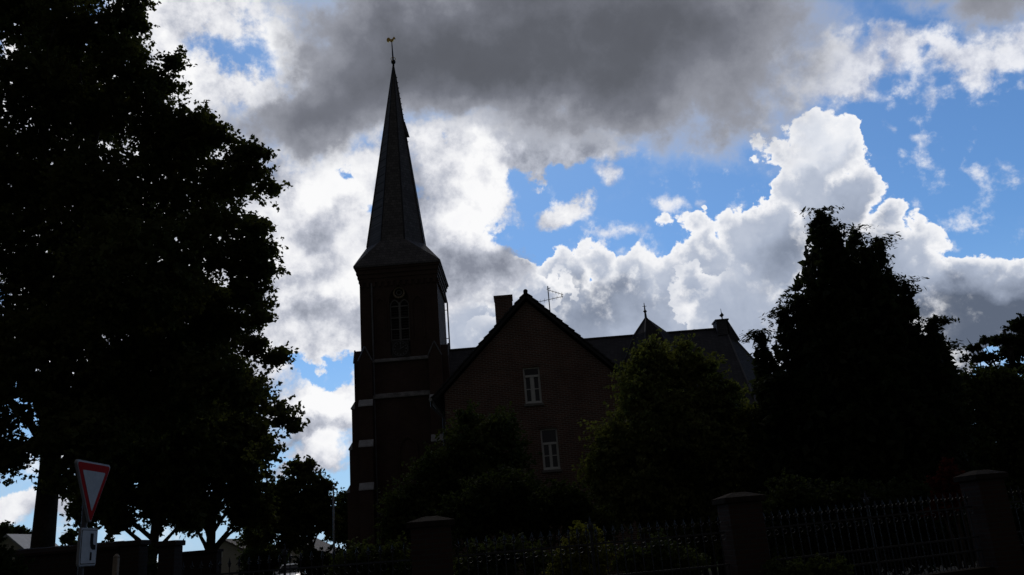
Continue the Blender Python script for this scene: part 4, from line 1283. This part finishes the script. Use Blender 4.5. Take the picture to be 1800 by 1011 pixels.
def conifer(name, label, base, y, r0, spires, mat, seed, spray=0.55, dens=1.0):
    root = thing(name, (base, y, 0), label, 'tree')
    rng = np.random.default_rng(seed)
    C, A, N, L, Wd = [], [], [], [], []
    tr = MB()
    htop = max(s[0].z for s in spires)
    tr.tube([(base, y, -0.1), (base, y, htop * 0.5), (base + 0.1, y, htop * 0.9)], [r0, r0 * 0.6, r0 * 0.1], 9)
    for top, zlow, rad_, foot in spires:
        top = Vector(top); foot = Vector(foot)
        tr.tube([foot, foot.lerp(top, 0.6), top - Vector((0, 0, 0.1))], [r0 * 0.3, r0 * 0.12, 0.008], 6)
        H = top.z - zlow
        k = int(dens * 34 * H * (0.5 + rad_))
        t = rng.random(k) ** 0.75                       # 0 at the tip
        t[:6] = rng.random(6) * 0.04
        ang_ = rng.uniform(0, 2 * np.pi, k)
        reach = rad_ * shape(t, H) * rng.uniform(0.6, 1.05, k) * (1 + 0.24 * np.sin(2 * ang_ + 1.7 * t * H + top.x * 3) + 0.20 * np.sin(5 * ang_ - 2.6 * t * H)) + 0.05
        ax0 = np.array(foot)[None, :] * t[:, None] + np.array(top)[None, :] * (1 - t)[:, None]
        ax0[:, 2] = top.z - t * H
        out = np.stack([np.cos(ang_), np.sin(ang_), np.zeros(k)], 1)
        tip = ax0 + out * reach[:, None]
        # each spray: flat fan of scale leaves, rising outward and nodding at the end
        m = 46
        for q in range(m):
            s_ = rng.random(k)
            ln = spray * rng.uniform(0.7, 1.3, k)
            side = np.cross(out, [0, 0, 1.0])
            wv = (rng.random(k) - 0.5) * (1.05 - s_) * 0.75
            p = tip - out * (ln * (1 - s_))[:, None] + side * (wv * ln)[:, None]
            p[:, 2] += (0.55 * s_ - 0.65 * s_ ** 2.6 - 0.1 * np.abs(wv)) * ln + rng.normal(size=k) * 0.03
            ax = out * 0.8 + side * (np.sign(wv) * 0.6)[:, None] + np.array([0, 0, 0.35]) + rng.normal(size=(k, 3)) * 0.35
            C.append(p); A.append(ax); N.append(unit(rng, k) * 0.6 + np.array([0, 0, 0.8]))
            l_ = 0.15 * rng.uniform(0.6, 1.3, k); L.append(l_); Wd.append(l_ * 0.36)
        # dense inner twigs
        n = int(dens * 420 * H * rad_)
        t = rng.random(n) ** 0.6; a = rng.uniform(0, 2 * np.pi, n)
        rr = rad_ * shape(t, H) * 0.85 * rng.random(n) ** 0.5
        ax0 = np.array(foot)[None, :] * t[:, None] + np.array(top)[None, :] * (1 - t)[:, None]
        ax0[:, 2] = top.z - t * H
        C.append(ax0 + np.stack([np.cos(a) * rr, np.sin(a) * rr, np.zeros(n)], 1)); A.append(unit(rng, n) + np.array([0, 0, 0.4])); N.append(unit(rng, n))
        l_ = 0.3 * rng.uniform(0.7, 1.3, n); L.append(l_); Wd.append(l_ * 0.6)
    tr.build('trunk', M['bark'], root, smooth=True)
    leaf_object('crown', root, M[mat], np.concatenate(C), np.concatenate(A), np.concatenate(N), np.concatenate(L), np.concatenate(Wd))
    return root
cy = 23.0
cb = at(1500, 900, cy).x
def spire_at(px, py, zlow, r, fx, dy=0.0):
    return (at(px, py + 12, cy + dy), zlow, r, Vector((cb + fx, cy + dy * 0.6, max(0.3, zlow))))
conifer('cypress_tree', 'tall dark conifer with ragged double tip right of the church', cb, cy, 0.3, [
    spire_at(1441, 360, 0.4, 1.7, -0.1), spire_at(1462, 388, 1.5, 1.3, 0.1, -.3), spire_at(1502, 392, 2.0, 1.25, 0.2, .4), spire_at(1543, 408, 1.2, 1.2, 0.4, -.3), spire_at(1525, 425, 1.2, 1.5, 0.3, -.8), spire_at(1566, 470, 1.5, 1.2, 0.6, .2), spire_at(1592, 486, 1.0, 1.3, 0.9, .3), spire_at(1640, 548, 0.6, 1.4, 1.5), spire_at(1662, 600, 0.5, 1.3, 1.9, .3),
    spire_at(1376, 531, 0.8, 1.2, -0.9, -.3), spire_at(1334, 572, 0.6, 1.0, -1.5, .2), spire_at(1408, 510, 1.4, 1.2, -.4, -.6), spire_at(1500, 560, 0.4, 2.3, 0.4, -1.2), spire_at(1600, 620, 0.4, 1.7, 1.3, -.9),
    spire_at(1430, 600, 0.4, 1.9, -.6, -1.2), spire_at(1360, 650, 0.4, 1.5, -1.2, -.8)],
    'leaf_con', 21, spray=0.62, dens=0.62)
# cedar with flat layered branches at the right edge
cyc = 34.0
cbx = at(1815, 800, cyc).x
ced = thing('cedar_tree', (cbx, cyc, 0), 'dark cedar with flat branch layers at the right picture edge', 'tree')
cl = []
for (px, py, rx_, ry_, dy) in ((1805, 572, 36, 20, 0), (1770, 600, 34, 14, -.5), (1740, 598, 22, 9, .4), (1715, 612, 22, 8, 0), (1790, 620, 44, 16, .6), (1735, 630, 40, 9, -.6), (1702, 632, 16, 6, 0), (1800, 648, 46, 14, 0), (1750, 654, 44, 7, .3), (1830, 600, 46, 40, 1), (1790, 680, 60, 16, .5)):
    for k in range(max(1, int(rx_ / 9))):
        q = px + (k - (rx_ / 9 - 1) / 2) * 11
        cl.append((at(q, py + random.Random(px + k).uniform(-3, 3), cyc + dy), max(5.0, ry_ * 0.9) * mpp(q, py, cyc)))
limbs(ced, M['bark'], (cbx, cyc, -0.1), (cbx + .1, cyc, at(1815, 575, cyc).z), 0.3, [at(1700, 634, cyc), at(1735, 632, cyc - .5), at(1712, 613, cyc), at(1770, 602, cyc - .4), at(1750, 655, cyc)], 51)
crown(ced, M['leaf_cedar'], cl, 52, 0.15, 1.5, 0.26, 16, 1.0, squash=0.7)

# ------------------------------------------------------------------ shrubs
def shrub(name, label, y, lobes, mat, seed, leaf=0.09, dens=0.9, clump=0.3, per=20, core=1.0, droop=0.3, group=None, cat='shrub'):
    L = px_lobes(lobes, y)
    cx = sum(q[0].x * q[1] for q in L) / sum(q[1] for q in L)
    root = thing(name, (cx, y, 0), label, cat, group)
    st = MB()
    rnd = random.Random(seed)
    for q, r in L:
        b = Vector((cx + (q.x - cx) * 0.25 + rnd.uniform(-.1, .1), y + rnd.uniform(-.15, .15), -0.05))
        st.tube([b, b.lerp(q, 0.5) + Vector((rnd.uniform(-.1, .1), rnd.uniform(-.1, .1), 0.15)), q], [0.05, 0.035, 0.012], 6)
    st.build('stems', M['stemwood'], root, smooth=True)
    crown(root, M[mat], L, seed, leaf, dens, clump, per, core, droop, 'foliage')
    return root
shrub('willow_bush', 'large light green bush with drooping leaves right of the brick gable', 25, [
    (1145, 640, 46), (1200, 650, 56, .5), (1130, 700, 60, -.5), (1240, 712, 66), (1180, 760, 90, -.5), (1090, 780, 62), (1060, 830, 46), (1290, 772, 64, .5), (1270, 820, 100), (1150, 860, 90), (1370, 800, 66, 0), (1340, 800, 50, .5), (1280, 690, 30), (1325, 735, 38), (1365, 760, 30), (1240, 645, 24),
    (1090, 880, 60), (1370, 890, 60), (1230, 910, 90), (1150, 608, 16), (1205, 612, 18), (1110, 670, 30), (1395, 820, 40)],
    'leaf_light', 61, 0.11, 0.9, 0.42, 22, 1.0, 0.7)
shrub('garden_bush', 'broad dull green bush in front of the tower foot and the gable', 28, [
    (830, 790, 66), (880, 760, 46, .3), (770, 830, 56), (720, 880, 48), (860, 860, 90), (760, 910, 70), (900, 812, 36), (820, 735, 22), (700, 920, 40), (915, 885, 60)], 'leaf_green', 62, 0.12, 0.85, 0.42, 20, 1.0)
shrub('yew_bush', 'round blackish bush under the lower white window', 21.5, [
    (870, 885, 66), (940, 905, 62), (1000, 895, 50), (830, 920, 50), (985, 875, 36), (900, 860, 40), (1040, 930, 50), (800, 900, 36)], 'leaf_dark', 63, 0.09, 0.95, 0.3, 20, 1.0)
shrub('golden_bush', 'small yellow green bush behind the middle iron fence', 15.6, [
    (1025, 952, 34), (1000, 975, 34), (1052, 972, 30), (1030, 1005, 44), (985, 1005, 30), (1020, 930, 14)], 'leaf_yellow', 64, 0.06, 0.9, 0.13, 18, 1.0)
for i, (lobes, y, lab) in enumerate((
        ([(640, 985, 36), (690, 975, 30), (600, 1000, 34), (720, 1000, 34), (660, 1010, 40)], 15.0, 'low green bush left of the first fence pier'),
        ([(850, 975, 34), (900, 968, 36), (940, 985, 34), (820, 1000, 36), (880, 1005, 46)], 15.2, 'low green bush behind the iron fence right of the first pier'),
        ([(1110, 985, 36), (1160, 975, 36), (1210, 990, 36), (1140, 1010, 46), (1190, 1010, 40)], 15.6, 'low green bush behind the fence left of the middle pier'))):
    shrub('low_bush', lab, y, lobes, 'leaf_green', 70 + i, 0.075, 0.9, 0.18, 18, 1.0, group='low bushes along the iron fence')
shrub('clipped_hedge', 'short low hedge in front of the fence right of the middle pier', 13.3, [
    (1360, 1000, 20), (1400, 1000, 20), (1440, 998, 20), (1475, 996, 18), (1380, 1020, 30), (1430, 1020, 30)], 'leaf_green', 75, 0.05, 1.0, 0.1, 18, 1.0, cat='hedge')
shrub('laurel_bush', 'wide dark green bush below the cedar at the right edge', 29, [
    (1730, 690, 40), (1780, 690, 44), (1700, 678, 30), (1738, 668, 26), (1680, 700, 34), (1668, 740, 40), (1765, 664, 24), (1700, 720, 40), (1760, 740, 60), (1810, 740, 60), (1720, 790, 56), (1790, 810, 66), (1750, 860, 60), (1690, 770, 40), (1700, 850, 50), (1820, 850, 60)], 'leaf_green', 76, 0.13, 0.85, 0.45, 20, 1.0)
shrub('dark_bush', 'blackish bush behind the fence between middle pier and conifer', 18.5, [
    (1400, 880, 46), (1360, 900, 40), (1450, 890, 46), (1500, 880, 40), (1420, 930, 50), (1560, 890, 50), (1620, 880, 44), (1490, 930, 50), (1600, 930, 50), (1500, 985, 40), (1570, 975, 40), (1640, 965, 40), (1420, 985, 40), (1690, 955, 36)], 'leaf_dark', 77, 0.09, 0.9, 0.3, 20, 1.0)
shrub('hedge_bush', 'dark dense bush behind the short fence end right of the last pier', 18.0, [(1790, 915, 40), (1835, 930, 50), (1775, 960, 36), (1815, 980, 46), (1870, 950, 50), (1770, 1000, 34)], 'leaf_dark', 91, 0.09, 0.95, 0.2, 18, 1.0)
shrub('red_leaf_bush', 'small dark red leaved bush left of the right hand pier', 17.5, [
    (1668, 826, 18), (1680, 845, 22), (1655, 850, 18), (1670, 875, 28), (1650, 890, 26)], 'leaf_red', 78, 0.07, 0.9, 0.15, 18, 1.0)
shrub('ivy_bush', 'small dark bush growing in the gap between the two old gate piers', 18.0, [(258, 990, 15), (270, 1000, 16), (262, 970, 12)], 'leaf_dark', 90, 0.06, 1.0, 0.12, 18, 1.0)
shrub('evergreen_bush', 'dark evergreen bush at the lower left corner beside the old wall', 14.5, [
    (0, 985, 26), (20, 1000, 24), (-25, 970, 34), (10, 1020, 34)], 'leaf_dark', 79, 0.06, 1.0, 0.14, 18, 1.0)
for i, (lobes, y, lab) in enumerate((
        ([(450, 985, 24), (475, 990, 20), (440, 1004, 24)], 40, 'churchyard bush before the low pale gable house'),
        ([(545, 985, 26), (575, 990, 26), (600, 985, 24), (560, 1005, 30)], 40, 'churchyard bush right of the parked car'))):
    shrub('churchyard_bush', lab, y, lobes, 'leaf_dark', 80 + i, 0.16, 0.9, 0.4, 18, 1.0, group='churchyard bushes')
